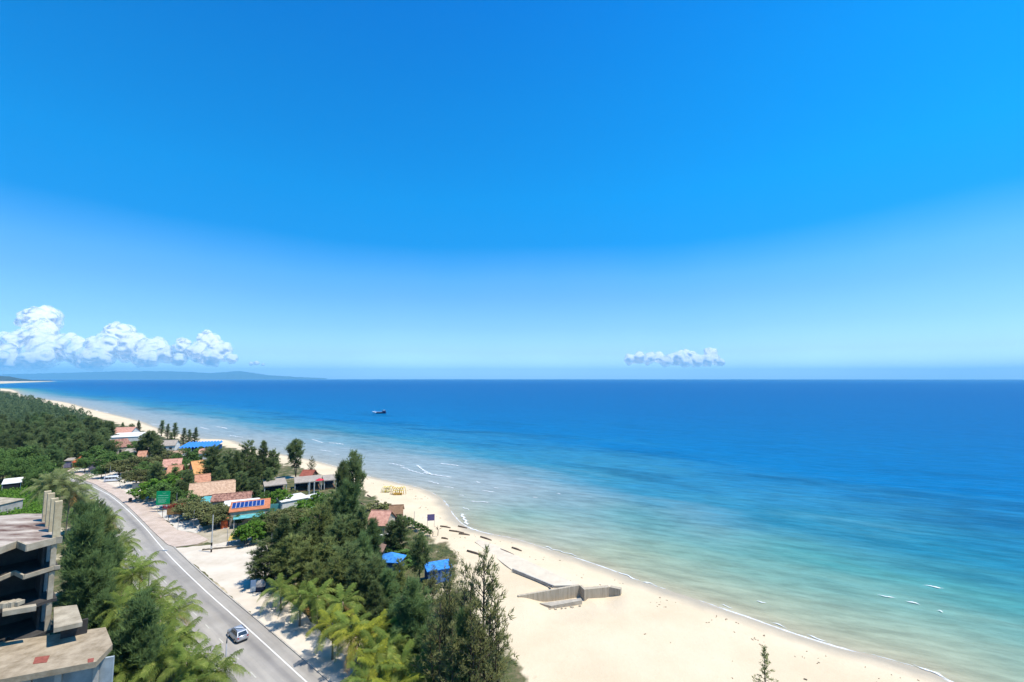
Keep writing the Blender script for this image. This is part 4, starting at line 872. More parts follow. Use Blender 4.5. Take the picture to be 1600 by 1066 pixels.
deck = tz([(742, 842), (800.6, 888.8), (866, 914.8), (905.5, 914.2), (860, 890), (812, 866), (775, 847), (748, 838)], .0)
for p in deck: p.z = max(gz(p.x, p.y), -.9) + .16
deck[2].z = deck[3].z = -.04
MB().slab(deck, .9).build('deck', mat('pale_walk_concrete', (.55, .48, .365), .95, scale=.5, col2=(.47, .40, .30), bump=.3, detail=9), wk)
a, q = at(802, 889, .1), at(865, 915, .1)
mb = MB(); d_ = q - a; c_ = (a + q) / 2; mb.box((c_.x - .15, c_.y - .2, .0), (d_.length, .25, .55), math.atan2(d_.y, d_.x)); mb.build('side_kerb', concg, wk)
gr_ = thing('groyne_wall', 'broken grey concrete retaining wall with a wing across the sand', 'wall', at(907, 936, -.6))
T1 = tz([(810, 931.5), (905.7, 914.8)], .05); T2 = tz([(905.7, 914.8), (913, 921.5)], .05); T3 = tz([(913, 921.5), (952.6, 917.5), (969.5, 921)], -.05)
def wallseg(T, zb, th_, name, m_):
    for i in range(len(T) - 1):
        a, q = T[i], T[i + 1]; d_ = q - a; nrm = Vector((-d_.y, d_.x, 0)).normalized() * th_
        if nrm.y < 0: nrm = -nrm
        MB().slab([a, q, q + nrm, a + nrm], a.z - zb).build(name, m_, gr_)
wallseg(T1, -2.6, .5, 'wall_face', gw); wallseg(T2, -2.6, .45, 'corner_face', gw); wallseg(T3, -2.4, .9, 'wing_wall', gw)
MB().slab(tz([(843, 942.5), (907.5, 934.5), (909.5, 938), (861, 947)], -1.1), 1.0).build('footing', mat('footing_concrete', (.42, .37, .29), .95, noise=.3, scale=1), gr_)
mb = MB(); r = random.Random(41)
for k in range(7): p = at(860 + k * 7.5 + r.uniform(-4, 4), 949 - k * 1.3 + r.uniform(-1.5, 1.5), -1); mb.box((p.x, p.y, gz(p.x, p.y) + .05), (r.uniform(.25, .6), r.uniform(.2, .4), r.uniform(.15, .35)), r.uniform(0, 3))
mb.build('rubble', conc, gr_)['kind'] = 'stuff'

# driftwood, wrack and debris
drift = mat('driftwood', (.17, .125, .09), .95, noise=.4, scale=3, bump=.4)
logs = [((688, 820), (704, 821.5)), ((702, 826.5), (725, 829)), ((717, 831.5), (734, 832.5)), ((782, 858), (803, 866.5)), ((716, 816.8), (730, 818.6)), ((690, 841), (700, 842.5)), ((730, 862), (757, 871)), ((574, 776), (580, 779)), ((562, 788), (568, 791)), ((605, 789), (611, 789.5)), ((751, 835), (768, 841)), ((800, 853), (815, 858))]
for k, (a_, b_) in enumerate(logs):
    r = random.Random(k); p, q = at(*a_, -.6), at(*b_, -.6); p.z = gz(p.x, p.y) + .12; q.z = gz(q.x, q.y) + .12
    mid_ = (p + q) / 2 + Vector((r.uniform(-.15, .15), r.uniform(-.15, .15), .08)); o = MB().tube([p, mid_, q], [.22, .2, .12], 6).build('driftwood_log', drift, None, True)
    tag(o, ['dark driftwood log near the purple banner', 'long driftwood log above the foam line below the banner', 'short driftwood log closest to the wave edge by the banner', 'dark plank like log lying beside the walkway', 'thin driftwood log between the banner and the surf', 'small dark log near the bare sapling', 'long low log across the sand by the sparse casuarina tops', 'small dark log beneath the yellow frames', 'tiny dark log by the tall pine', 'thin log on the sand behind the brown gabled hut', 'thin log on the wrack line above the walkway', 'light drift log beside the walkway, nearer the water'][k], 'log', 'driftwood on the beach')
mb = MB(); r = random.Random(77); LSs = SHORE[(np.hypot(SHORE[:, 0], SHORE[:, 1]) < 330) & (SHORE[:, 1] > 40)]
for k in range(520):
    i = r.randrange(len(LSs) - 1); t_ = r.random(); p = LSs[i] * (1 - t_) + LSs[i + 1] * t_; d_ = LSs[i + 1] - LSs[i]; d_ = d_ / np.hypot(*d_); nn = np.array([-d_[1], d_[0]]); o_ = r.choice((r.gauss(5.2, .5), r.gauss(8.5, 1.0), r.gauss(8.5, .8), r.uniform(8, 22)))
    if math.sin(i * 1.3 + 2) + r.uniform(-.6, .6) < .1: continue
    x, y = p + nn * o_; s_ = r.uniform(.05, .2) * (.6 + .006 * math.hypot(x, y)); mb.box((x, y, gz(x, y) + .02), (s_ * r.uniform(1, 2.6), s_ * .7, .08), r.uniform(0, 3))
tag(mb.build('wrack', mat('dry_wrack', (.26, .20, .13), .95, noise=.4, scale=5)), kind='stuff')
# yellow frames on the beach
yl = mat('yellow_tube', (.72, .56, .10), .6, noise=.15, scale=2); ylp = mat('pale_yellow_cloth', (.74, .66, .32), .8, noise=.2, scale=2); amb = mat('amber_seat', (.60, .36, .06), .7, noise=.2, scale=2)
def frame_toy(label, px, py, wd, h_, m2_, seed):
    p = at(px, py, -.2); z0 = gz(p.x, p.y); r = random.Random(seed); th = thing('beach_frame', label, 'play frame', (p.x, p.y, z0), 'yellow frames on the beach')
    for k in range(6):
        x = -wd / 2 + wd * k / 5; y = r.uniform(-.6, .6); pts = [Vector((p.x + x + .7 * math.cos(t_), p.y + y + 1.1 * math.cos(t_) * .6, z0 + h_ * math.sin(t_) * r.uniform(.85, 1.0))) for t_ in np.linspace(0, math.pi, 7)]
        MB().tube(pts, .11, 6).build('hoop', yl if k % 2 else m2_, th, True)
    for k in range(3): MB().box((p.x, p.y + (k - 1) * .55, z0 + h_ * (.25 + .27 * k)), (wd, .35, .10), r.uniform(-.1, .1), Matrix.Rotation(r.uniform(-.2, .2), 3, 'X')).build('slat', (m2_, yl, ylp)[k], th)
    MB().box((p.x, p.y - .3, z0 + .35), (wd * .8, 1.2, .18), .1).build('seat', m2_, th)
frame_toy('smaller pale yellow hooped frame on the sand, nearer the tall pine', 605, 767.5, 2.3, 2.3, ylp, 1)
frame_toy('larger amber yellow hooped frame on the sand, nearer the surf', 622, 771, 3.7, 2.8, amb, 2)

# ------------------------------------------------------------------ the car
silver = mat('silver_paint', (.42, .43, .45), .3, metal=.55, spec=.5)
glassm = mat('dark_window', (.02, .025, .035), .1, spec=.6); rubber = mat('tyre_rubber', (.02, .02, .02), .9); plas = mat('black_trim', (.03, .03, .032), .6); redl = mat('tail_lamp_red', (.35, .02, .02), .3); chrome = mat('wheel_alloy', (.45, .46, .47), .35, metal=.6)
pc = at(371, 996); hd = EDGE[20] - EDGE[18]; rz = math.atan2(-(at(371, 990).x - at(391, 1008).x) * 0 + (EDGE[np.argmin(np.hypot(*(EDGE - np.array(pc[:2])).T)) + 1] - EDGE[np.argmin(np.hypot(*(EDGE - np.array(pc[:2])).T))])[1], (EDGE[np.argmin(np.hypot(*(EDGE - np.array(pc[:2])).T)) + 1] - EDGE[np.argmin(np.hypot(*(EDGE - np.array(pc[:2])).T))])[0])
car = thing('car', 'silver estate car driving away on the grey road', 'car', (pc.x, pc.y, .02), None, rz)
def local(name, v, f, m_, parent, smooth=False):
    me = mesh(name, v, f); bm = bmesh.new(); bm.from_mesh(me); bmesh.ops.remove_doubles(bm, verts=bm.verts, dist=.001); bmesh.ops.recalc_face_normals(bm, faces=bm.faces); bm.to_mesh(me); bm.free()
    if smooth: me.polygons.foreach_set('use_smooth', [True] * len(me.polygons))
    return link(name, me, m_, parent)
def loft(rows):
    n_ = len(rows[0]); v = [p for q in rows for p in q]; f = [[i * n_ + k, i * n_ + (k + 1) % n_, (i + 1) * n_ + (k + 1) % n_, (i + 1) * n_ + k] for i in range(len(rows) - 1) for k in range(n_)]
    return v, f + [list(range(n_))[::-1], [(len(rows) - 1) * n_ + k for k in range(n_)]]
def sec(x, hw, z0, z1, c_=.12): return [(x, -hw + c_, z0), (x, hw - c_, z0), (x, hw, z0 + c_), (x, hw, z1 - c_ * 1.5), (x, hw - c_, z1), (x, -hw + c_, z1), (x, -hw, z1 - c_ * 1.5), (x, -hw, z0 + c_)]
v, f = loft([sec(-2.15, .74, .42, .86), sec(-2.08, .84, .30, 1.0), sec(-1.6, .89, .24, 1.02), sec(0, .90, .22, 1.0), (sec(1.1, .89, .24, .98)), sec(1.85, .84, .28, .84), sec(2.12, .70, .38, .70)]); local('body', v, f, silver, car, True)
def sec2(x, hb, ht, zb, zt): return [(x, -hb, zb), (x, hb, zb), (x, ht, zt), (x, -ht, zt)]
v, f = loft([[(-2.05, -.76, .98), (-2.05, .76, .98), (-1.62, .62, 1.50), (-1.62, -.62, 1.50)], sec2(-1.3, .80, .64, .98, 1.55), sec2(0, .80, .64, .98, 1.57), [(.95, -.78, .96), (.95, .78, .96), (.35, .62, 1.53), (.35, -.62, 1.53)], ]); cabn = local('cabin', v, f, silver, car)
def panel(name, q, m_, par=car): return local(name, q, [tuple(range(len(q)))], m_, par)
panel('rear_window', [(-2.062, -.64, 1.04), (-2.062, .64, 1.04), (-1.70, .54, 1.44), (-1.70, -.54, 1.44)], glassm)
panel('windscreen', [(.93, .70, 1.0), (.93, -.70, 1.0), (.41, -.56, 1.50), (.41, .56, 1.50)], glassm)
for s_ in (-1, 1):
    for (x0, x1) in ((-1.75, -1.1), (-1.02, -.22), (-.14, .62)): panel('side_window', [(x0, s_ * .805, 1.03), (x1, s_ * .805, 1.03), (x1 - (.18 if x1 > 0 else 0), s_ * .665, 1.47), (x0 + (.25 if x0 < -1.5 else 0), s_ * .665, 1.47)], glassm)
    panel('tail_lamp', [(-2.16, s_ * .52, .70), (-2.16, s_ * .74, .70), (-2.14, s_ * .76, .92), (-2.14, s_ * .55, .92)], redl)
    panel('headlight', [(2.10, s_ * .42, .56), (2.06, s_ * .66, .56), (1.98, s_ * .70, .70), (2.05, s_ * .44, .70)], mat('head_lamp_glass', (.6, .62, .64), .2))
    me_ = MB()
    local('wing_mirror', [(.62, s_ * .86, 1.0), (.62, s_ * 1.04, 1.0), (.72, s_ * 1.02, 1.0), (.62, s_ * .86, 1.16), (.62, s_ * 1.04, 1.16), (.72, s_ * 1.02, 1.16)], [(0, 1, 2), (3, 5, 4), (0, 3, 4, 1), (1, 4, 5, 2), (2, 5, 3, 0)], silver, car)
    for x in (-1.35, 1.35):
        w_ = [(x + .32 * math.cos(k * .524), s_ * y, .32 + .32 * math.sin(k * .524)) for y in (.70, .90) for k in range(12)]
        wh = local('wheel', w_, [[k, (k + 1) % 12, 12 + (k + 1) % 12, 12 + k] for k in range(12)] + [list(range(12)), list(range(12, 24))], rubber, car)
        local('rim', [(x + .2 * math.cos(k * .785), s_ * .908, .32 + .2 * math.sin(k * .785)) for k in range(8)], [tuple(range(8))], chrome, wh)
local('rear_bumper', *loft([[(-2.20, -.74, .36), (-2.20, .74, .36), (-2.20, .74, .58), (-2.20, -.74, .58)], [(-2.0, -.85, .36), (-2.0, .85, .36), (-2.0, .85, .58), (-2.0, -.85, .58)]]), silver, car)
panel('lower_trim', [(-2.205, -.70, .30), (-2.205, .70, .30), (-2.205, .70, .40), (-2.205, -.70, .40)], plas)
panel('number_plate', [(-2.172, -.24, .68), (-2.172, .24, .68), (-2.166, .24, .80), (-2.166, -.24, .80)], mat('plate_white', (.6, .6, .58), .6))
VEH = True
for s_ in (-1, 1): local('roof_rail', *loft([[(-1.45, s_ * .58, 1.58), (-1.45, s_ * .62, 1.58), (-1.45, s_ * .62, 1.63), (-1.45, s_ * .58, 1.63)], [(.2, s_ * .58, 1.58), (.2, s_ * .62, 1.58), (.2, s_ * .62, 1.63), (.2, s_ * .58, 1.63)]]), plas, car)

def wheels(th, xs, hw, rr):
    for s_ in (-1, 1):
        for x in xs:
            w_ = [(x + rr * math.cos(q * .524), s_ * y, rr + rr * math.sin(q * .524)) for y in (hw - .2, hw + .01) for q in range(12)]
            wh = local('wheel', w_, [[q, (q + 1) % 12, 12 + (q + 1) % 12, 12 + q] for q in range(12)] + [list(range(12)), list(range(12, 24))], rubber, th)
            local('rim', [(x + .6 * rr * math.cos(q * .785), s_ * (hw + .018), rr + .6 * rr * math.sin(q * .785)) for q in range(8)], [tuple(range(8))], chrome, wh)
vanw = mat('van_white', (.62, .64, .66), .35, spec=.5)
p = at(176, 752.5); q = at(190, 751.5); van = thing('van', 'white van with a dark window band parked under the olive trees', 'van', (p.x, p.y, .03), None, math.atan2(q.y - p.y, q.x - p.x))
v, f = loft([sec(-2.5, .82, .4, 1.9), sec(-2.4, .92, .28, 2.1), sec(-1, .94, .26, 2.16), sec(1.0, .94, .26, 2.14), sec(1.6, .93, .26, 1.95), sec(2.2, .90, .28, 1.25), sec(2.55, .80, .36, .95)]); local('body', v, f, vanw, van)
for s_ in (-1, 1):
    for x0, x1 in ((-2.2, -1.15), (-1.05, -.05), (.05, .9), (1.0, 1.5)): panel('side_window', [(x0, s_ * .948, 1.15), (x1, s_ * .948, 1.15), (x1 - (.12 if x1 > 1 else 0), s_ * .942, 1.8), (x0, s_ * .942, 1.8)], glassm, van)
panel('windscreen', [(2.2, -.7, 1.32), (2.2, .7, 1.32), (1.7, .7, 1.92), (1.7, -.7, 1.92)], glassm, van); panel('rear_window', [(-2.51, -.6, 1.2), (-2.51, .6, 1.2), (-2.51, .6, 1.75), (-2.51, -.6, 1.75)], glassm, van); wheels(van, (-1.5, 1.55), .90, .33)
p = at(289, 812.5); q = at(300, 811); car2 = thing('car', 'dark teal car parked in the shade beneath the almond tree', 'car', (p.x, p.y, .03), None, math.atan2(q.y - p.y, q.x - p.x) + math.pi)
tealp = mat('teal_paint', (.06, .13, .14), .3, metal=.3, spec=.5)
v, f = loft([sec(-2.0, .74, .4, .82), sec(-1.9, .82, .28, .92), sec(0, .86, .22, .94), sec(1.5, .83, .26, .84), sec(2.0, .70, .36, .68)]); local('body', v, f, tealp, car2, True)
v, f = loft([[(-1.75, -.74, .9), (-1.75, .74, .9), (-1.2, .58, 1.38), (-1.2, -.58, 1.38)], sec2(-.4, .76, .6, .92, 1.46), [(1.0, -.74, .9), (1.0, .74, .9), (.3, .58, 1.42), (.3, -.58, 1.42)]]); local('cabin', v, f, tealp, car2)
panel('windscreen', [(1.0, .66, .95), (1.0, -.66, .95), (.36, -.54, 1.40), (.36, .54, 1.40)], glassm, car2); panel('rear_window', [(-1.74, -.6, .96), (-1.74, .6, .96), (-1.27, .5, 1.35), (-1.27, -.5, 1.35)], glassm, car2)
for s_ in (-1, 1):
    for x0, x1 in ((-1.3, -.45), (-.37, .5)): panel('side_window', [(x0, s_ * .765, .97), (x1, s_ * .765, .97), (x1 - .15, s_ * .64, 1.36), (x0 + .1, s_ * .64, 1.36)], glassm, car2)
wheels(car2, (-1.25, 1.25), .82, .31)
# covered cart behind the standing board
p = at(406.5, 924); th = thing('covered_cart', 'snack cart under a pale sheet behind the standing board', 'cart', (p.x, p.y, 0)); MB().box((p.x, p.y, .55), (1.5, .9, .8), .1).build('body', mat('cart_navy', (.03, .045, .09), .7, noise=.3), th)
r = random.Random(4); v = [Vector((p.x + 1.0 * math.cos(a_ * .785) * s_, p.y + .7 * math.sin(a_ * .785) * s_, z_ + r.uniform(-.08, .08))) for z_, s_ in ((.95, 1.0), (1.5, .92), (1.95, .55), (2.05, .12)) for a_ in range(8)]
MB().add(v, [[i * 8 + a_, i * 8 + (a_ + 1) % 8, (i + 1) * 8 + (a_ + 1) % 8, (i + 1) * 8 + a_] for i in range(3) for a_ in range(8)] + [list(range(24, 32)), list(range(8))[::-1]]).build('cover', mat('pale_sheet', (.42, .39, .35), .9, noise=.2, scale=2), th)
for sx in (-.55, .55): MB().tube([Vector((p.x + sx, p.y - .5, .22)), Vector((p.x + sx, p.y - .42, .22))], .22, 10).build('wheel', rubber, th)

# ------------------------------------------------------------------ cargo boat at sea
pb = at(592.5, 646.2, ZS); boat = thing('cargo_boat', 'small dark blue cargo boat with pale bow far out at sea', 'boat', (pb.x, pb.y, ZS))
navy = mat('hull_navy', (.02, .03, .09), .6); hullw = mat('hull_white', (.62, .66, .70), .6)
def hull(x0, x1, m_, nm_, hw0, hw1, z0, z1):
    v, f = loft([[(x0, -hw0, 0), (x0, hw0, 0), (x0, hw0 + .3, z0), (x0, -hw0 - .3, z0)], [(x1, -hw1, 0), (x1, hw1, 0), (x1, hw1 + .3, z1), (x1, -hw1 - .3, z1)]]); return local(nm_, v, f, m_, boat)
hull(-4.2, 10.5, navy, 'hull', 2.5, 2.2, 1.9, 2.4); hull(-9.2, -4.2, hullw, 'bow', 1.4, 2.5, 2.9, 2.0); local('stem', *loft([[(-11.2, -.1, 1.5), (-11.2, .1, 1.5), (-11.6, .2, 3.7), (-11.6, -.2, 3.7)], [(-9.2, -1.4, 0), (-9.2, 1.4, 0), (-9.2, 1.7, 2.9), (-9.2, -1.7, 2.9)]]), hullw, boat)
MB().box((pb.x + 7.6, pb.y, ZS + 3.6), (4.4, 3.8, 2.8)).build('cabin', navy, boat); MB().box((pb.x + 7.4, pb.y, ZS + 5.1), (3.4, 3.4, .3)).build('cabin_roof', hullw, boat); MB().box((pb.x + 7.6, pb.y - 1.93, ZS + 4.1), (3.4, .05, .8)).build('window', mat('boat_glass', (.2, .28, .36), .3), boat)
MB().box((pb.x + .5, pb.y, ZS + 2.25), (8, 3.6, .5)).build('hatch', mat('deck_grey', (.3, .33, .36), .8), boat); MB().tube([pb + Vector((-7, 0, 2.3)), pb + Vector((-7, 0, 6))], .12, 6).build('mast', hullw, boat)

boat.scale = (.76, .76, .76)

# ------------------------------------------------------------------ plants: shared meshes
def rnd(seed): return np.random.RandomState(seed)
def unit(a): return a / np.maximum(np.linalg.norm(a, axis=1), 1e-9)[:, None]
def tris(base, dirs, length, width, rs):
    """one thin pointed leaf per row"""
    side = unit(np.cross(dirs, rs.normal(size=dirs.shape))) * width[:, None] * .5
    n_ = len(base); v = np.empty((n_, 3, 3)); v[:, 0] = base - side; v[:, 1] = base + side; v[:, 2] = base + dirs * length[:, None]
    return v.reshape(-1, 3), np.arange(n_ * 3).reshape(-1, 3)
def quads(c, nrm, size, rs, asp=.55):
    a = unit(np.cross(nrm, rs.normal(size=nrm.shape))); b_ = np.cross(nrm, a); n_ = len(c)
    a = a * size[:, None] * .5; b_ = b_ * size[:, None] * .5 * asp; v = np.empty((n_, 4, 3))
    v[:, 0] = c - a; v[:, 1] = c - b_; v[:, 2] = c + a; v[:, 3] = c + b_
    return v.reshape(-1, 3), np.arange(n_ * 4).reshape(-1, 4)
def limbs_mesh(segs, name, m):
    """tapered limbs: (points, radii)"""
    mb = MB()
    for pts, rad in segs: mb.tube(pts, rad, 5)
    me = mesh(name, mb.v, mb.f, True); me.materials.append(m); return me

bark = mat('casuarina_bark', (.11, .085, .065), .95, noise=.4, scale=3, spec=.05)
palmbark = mat('palm_bark', (.22, .18, .13), .95, noise=.3, scale=5, spec=.05)
LEAF = dict(
    dark=leafmat('casuarina_needles', (.098, .140, .052), (.19, .245, .092), (.27, .315, .13), .5, .30, .25),
    dense=leafmat('casuarina_needles_deep', (.085, .142, .052), (.17, .25, .088), (.24, .315, .12), .5, .35, .2),
    brown=leafmat('casuarina_needles_dry', (.135, .155, .058), (.255, .255, .098), (.35, .29, .115), .5, .45, .15),
    broad=leafmat('broad_leaves', (.06, .115, .03), (.13, .215, .06), (.19, .275, .085), .38, .5, .25),
    bright=leafmat('bright_leaves', (.07, .15, .02), (.14, .26, .042), (.20, .32, .06), .42, .6, .15),
    olive=leafmat('olive_leaves', (.10, .12, .042), (.21, .215, .092), (.30, .27, .145), .35, .7, .2),
    palm=leafmat('palm_leaflets', (.095, .15, .032), (.215, .26, .06), (.36, .37, .12), .38, 1.3, .28, .25),
    palmy=leafmat('palm_leaflets_yellow', (.17, .20, .028), (.35, .355, .05), (.44, .37, .075), .42, 1.3, .2, .25),
    pale=leafmat('palm_leaflets_pale', (.15, .19, .07), (.28, .31, .13), (.36, .37, .18), .38, .9, .15, .25),
    light=leafmat('casuarina_needles_light', (.13, .165, .052), (.25, .285, .095), (.33, .34, .13), .5, .4, .15),
    dryfrond=leafmat('palm_dead_frond', (.30, .17, .055), (.40, .24, .09), None, .2, 1, .15))

def casuarina(seed, prof, limbs, dens, rise, wid=1.0, nlen=.72, nwid=.10, lead=1, bare=.12, tuft=False, droop=.25):
    """unit casuarina: 12 m tall, about 3 m half width; returns trunk mesh points and needle mesh"""
    rs = rnd(seed); Ht = 12.0; segs = []; B, D = [], []
    for q in range(lead):
        ang = q * 2.4 + rs.uniform(0, 1); hh = Ht * (1 if q == 0 else rs.uniform(.72, .95)); spread = 0 if q == 0 else wid * rs.uniform(.7, 1.3)
        tp = [Vector((math.cos(ang) * spread * (t_ ** .8) + .14 * math.sin(3 * t_ + seed) * (t_ > 0), math.sin(ang) * spread * (t_ ** .8) + .14 * math.cos(4 * t_ + seed) * (t_ > 0), hh * t_)) for t_ in np.linspace(0, 1, 8)]
        segs.append((tp, [max(.02, .19 * (1 - .9 * t_)) * (1 if q == 0 else .7) for t_ in np.linspace(0, 1, 8)]))
        nl = int(limbs / lead)
        for j in range(nl):
            t_ = bare + (1 - bare) * ((j + rs.uniform(0, .9)) / nl) ** .9; t_ = min(t_, .985)
            i = min(int(t_ * 7), 6); p0 = tp[i].lerp(tp[i + 1], t_ * 7 - i)
            az = j * 2.39996 + rs.uniform(-.6, .6); ln = wid * 3.0 * np.interp(t_, *prof) * rs.uniform(.6, 1.15)
            if ln < .25: ln = .25
            up = rise + .5 * t_ + rs.uniform(-.15, .15)
            d = Vector((math.cos(az) * math.cos(up), math.sin(az) * math.cos(up), math.sin(up)))
            pts = [p0 + d * ln * s_ + Vector((0, 0, -droop * ln * s_ * s_ * .5)) for s_ in (0, .5, 1)]
            if ln > .8: segs.append((pts, [.05, .03, .012]))
            k = max(4, int(ln * dens * .42)); lo = .58 if tuft else .2
            ss = rs.uniform(lo, 1.03, k); c = np.array(p0)[None] + np.array(d)[None] * (ln * ss)[:, None]; c[:, 2] -= droop * ln * ss * ss * .5
            c += rs.normal(size=c.shape) * (.05 + .075 * ln * ss)[:, None] * (1.7 if tuft else 1.0)
            kk = 7; cc = np.repeat(c, kk, 0) + rs.normal(size=(k * kk, 3)) * .09
            dd = unit(np.array(d)[None] * .85 + rs.normal(size=(k * kk, 3)) * .6 + np.array([0, 0, .22]))
            B.append(cc); D.append(dd)
    B, D = np.concatenate(B), np.concatenate(D); n_ = len(B)
    v, f = tris(B, D, nlen * rs.uniform(.55, 1.3, n_), nwid * rs.uniform(.7, 1.3, n_), rs)
    return segs, v, f
P_PINE = ([0, .12, .3, .55, .8, 1], [.5, .8, 1, .8, .45, .08]); P_ROUND = ([0, .15, .4, .7, .9, 1], [.6, .95, 1.15, 1.0, .65, .25]); P_SLIM = ([0, .15, .4, .7, 1], [.35, .5, .5, .34, .06]); P_TOP = ([0, .3, .45, .65, .88, 1], [.1, .3, .8, 1.0, .7, .3])
PROT = {}
def reg(kind, hgt, tm, cms): PROT.setdefault(kind, []).append((hgt, tm, cms))
def regcas(kind, leaf, *seeds, **kw):
    for s_ in seeds:
        segs, v, f = casuarina(s_, **kw)
        cme = mesh('casuarina_crown', v, f); cme.materials.append(LEAF[leaf]); reg(kind, 12.0, limbs_mesh(segs, 'casuarina_trunk', bark), cme)
regcas('pine', 'dark', 1, 2, 3, prof=P_PINE, limbs=74, dens=22, rise=.3)
regcas('round', 'dark', 4, 5, 6, 17, prof=P_ROUND, limbs=78, dens=23, rise=.22, lead=3)
regcas('deep', 'dense', 7, 8, 18, prof=P_ROUND, limbs=105, dens=30, rise=.55, wid=.95, nlen=.8, nwid=.075, lead=3, bare=.04)
regcas('light', 'light', 24, 25, prof=P_ROUND, limbs=72, dens=21, rise=.35, lead=3, bare=.05)
regcas('slim', 'dark', 9, 10, 19, prof=P_SLIM, limbs=46, dens=20, rise=.5)
regcas('sparse', 'brown', 11, 12, 13, prof=([0, .12, .35, .6, .85, 1], [.7, 1.0, 1.05, .85, .5, .15]), limbs=72, dens=8.5, rise=.42, nlen=.45, nwid=.095, lead=3, bare=.06, wid=1.05)
regcas('tufted', 'dark', 14, 15, prof=P_TOP, limbs=52, dens=34, rise=.5, tuft=True, lead=2, bare=.28, wid=1.05)
regcas('young', 'light', 16, prof=([0, .1, .3, .6, .85, 1], [.9, 1.15, 1.0, .6, .3, .1]), limbs=40, dens=7, rise=.5, nlen=.42, nwid=.10, bare=.04, wid=1.0)

def broadleaf(seed, n_clump, per, rx, rz, zc, leaf, size, flat=.75, stems=5):
    rs = rnd(seed); segs = []; C_, Nn = [], []
    segs.append(([Vector((0, 0, 0)), Vector((.1, .05, zc * .35)), Vector((.05, -.05, zc * .6))], [.22, .17, .13]))
    for j in range(n_clump):
        a = j * 2.4 + rs.uniform(-.5, .5); q = math.sqrt((j + .5) / n_clump) * rs.uniform(.85, 1.08); zz = zc + rz * rs.uniform(-.75, 1.0) * math.sqrt(max(.12, 1 - min(q, 1) ** 2)) - .35 * rz * q + rs.uniform(-.25, .25)
        c = np.array([math.cos(a) * rx * q, math.sin(a) * rx * q, zz]); rr = rs.uniform(.5, 1.05) * rx * .34
        if j % max(1, n_clump // (stems * 3)) == 0: segs.append(([Vector((0, 0, zc * .5)), Vector(c * np.array([.5, .5, .8])), Vector(c)], [.10, .06, .02]))
        d = unit(rs.normal(size=(per, 3))); p = c + d * (rr * rs.uniform(.35, 1.05, per) ** .6)[:, None] * np.array([1, 1, flat])
        C_.append(p); Nn.append(unit(rs.normal(size=(per, 3)) * .7 + d * .35 + np.array([0, 0, .65])))
    C_, Nn = np.concatenate(C_), np.concatenate(Nn)
    v, f = quads(C_, Nn, size * rs.uniform(.6, 1.35, len(C_)), rs)
    me = mesh('broadleaf_crown', v, f); me.materials.append(LEAF[leaf]); return limbs_mesh(segs, 'broadleaf_trunk', bark), me
for kind, leaf, args in (('green', 'broad', (40, 110, 2.9, 2.1, 3.9)), ('almond', 'olive', (40, 85, 3.0, 1.5, 3.3)), ('lime', 'bright', (32, 105, 2.3, 1.7, 2.4)), ('bigleaf', 'broad', (56, 125, 4.0, 3.2, 5.0))):
    for s_ in (21, 22): tm, cme = broadleaf(s_ + len(kind), *args, leaf, .36); reg(kind, args[4] + args[3], tm, cme)
for s_ in (31, 32):
    tm, cme = broadleaf(s_, 16, 70, 1.3, .7, .8, 'olive' if s_ == 31 else 'broad', .26); reg('shrub', 1.5, tm, cme)

def top_tree2(kind, name, xb, yb, yt, wpx, label, group=None, **k):
    """foot at (xb, yb), tip at height yt, crown about wpx wide in the picture"""
    p = at(xb, yb); h = atY(xb, yt, p.y).z; dep = Vector((p.x, p.y, h - H)).length; wm = wpx / FPX * (p.y * CT + (h * .5 - H) * ST * 1.0)
    return place(kind, name, Vector((p.x, p.y, min(0, gz(p.x, p.y)) - .05)), h, (wm / 6.4) / (h / 12.0), label, group, **k)
def place(kind, name, base, h, width=1.0, label=None, group=None, rz=None, pick=None, cat=None, r=random.Random(99)):
    """one plant: an Empty at its foot with a trunk and a crown"""
    hg, tm, cme = PROT[kind][(pick if pick is not None else r.randrange(99)) % len(PROT[kind])]
    t_ = thing(name, label, cat or ('shrub' if kind == 'shrub' else 'tree'), base, group, r.uniform(0, 6.28) if rz is None else rz)
    s_ = h / hg; t_.scale = (s_ * width, s_ * width, s_)
    link('trunk', tm, None, t_); link('crown', cme, None, t_)
    return t_
def top_tree(kind, name, px, py, h, width=1.0, label=None, group=None, **k):
    p = at(px, py, h); return place(kind, name, Vector((p.x, p.y, min(0, gz(p.x, p.y)) - .05)), h, width, label, group, **k)

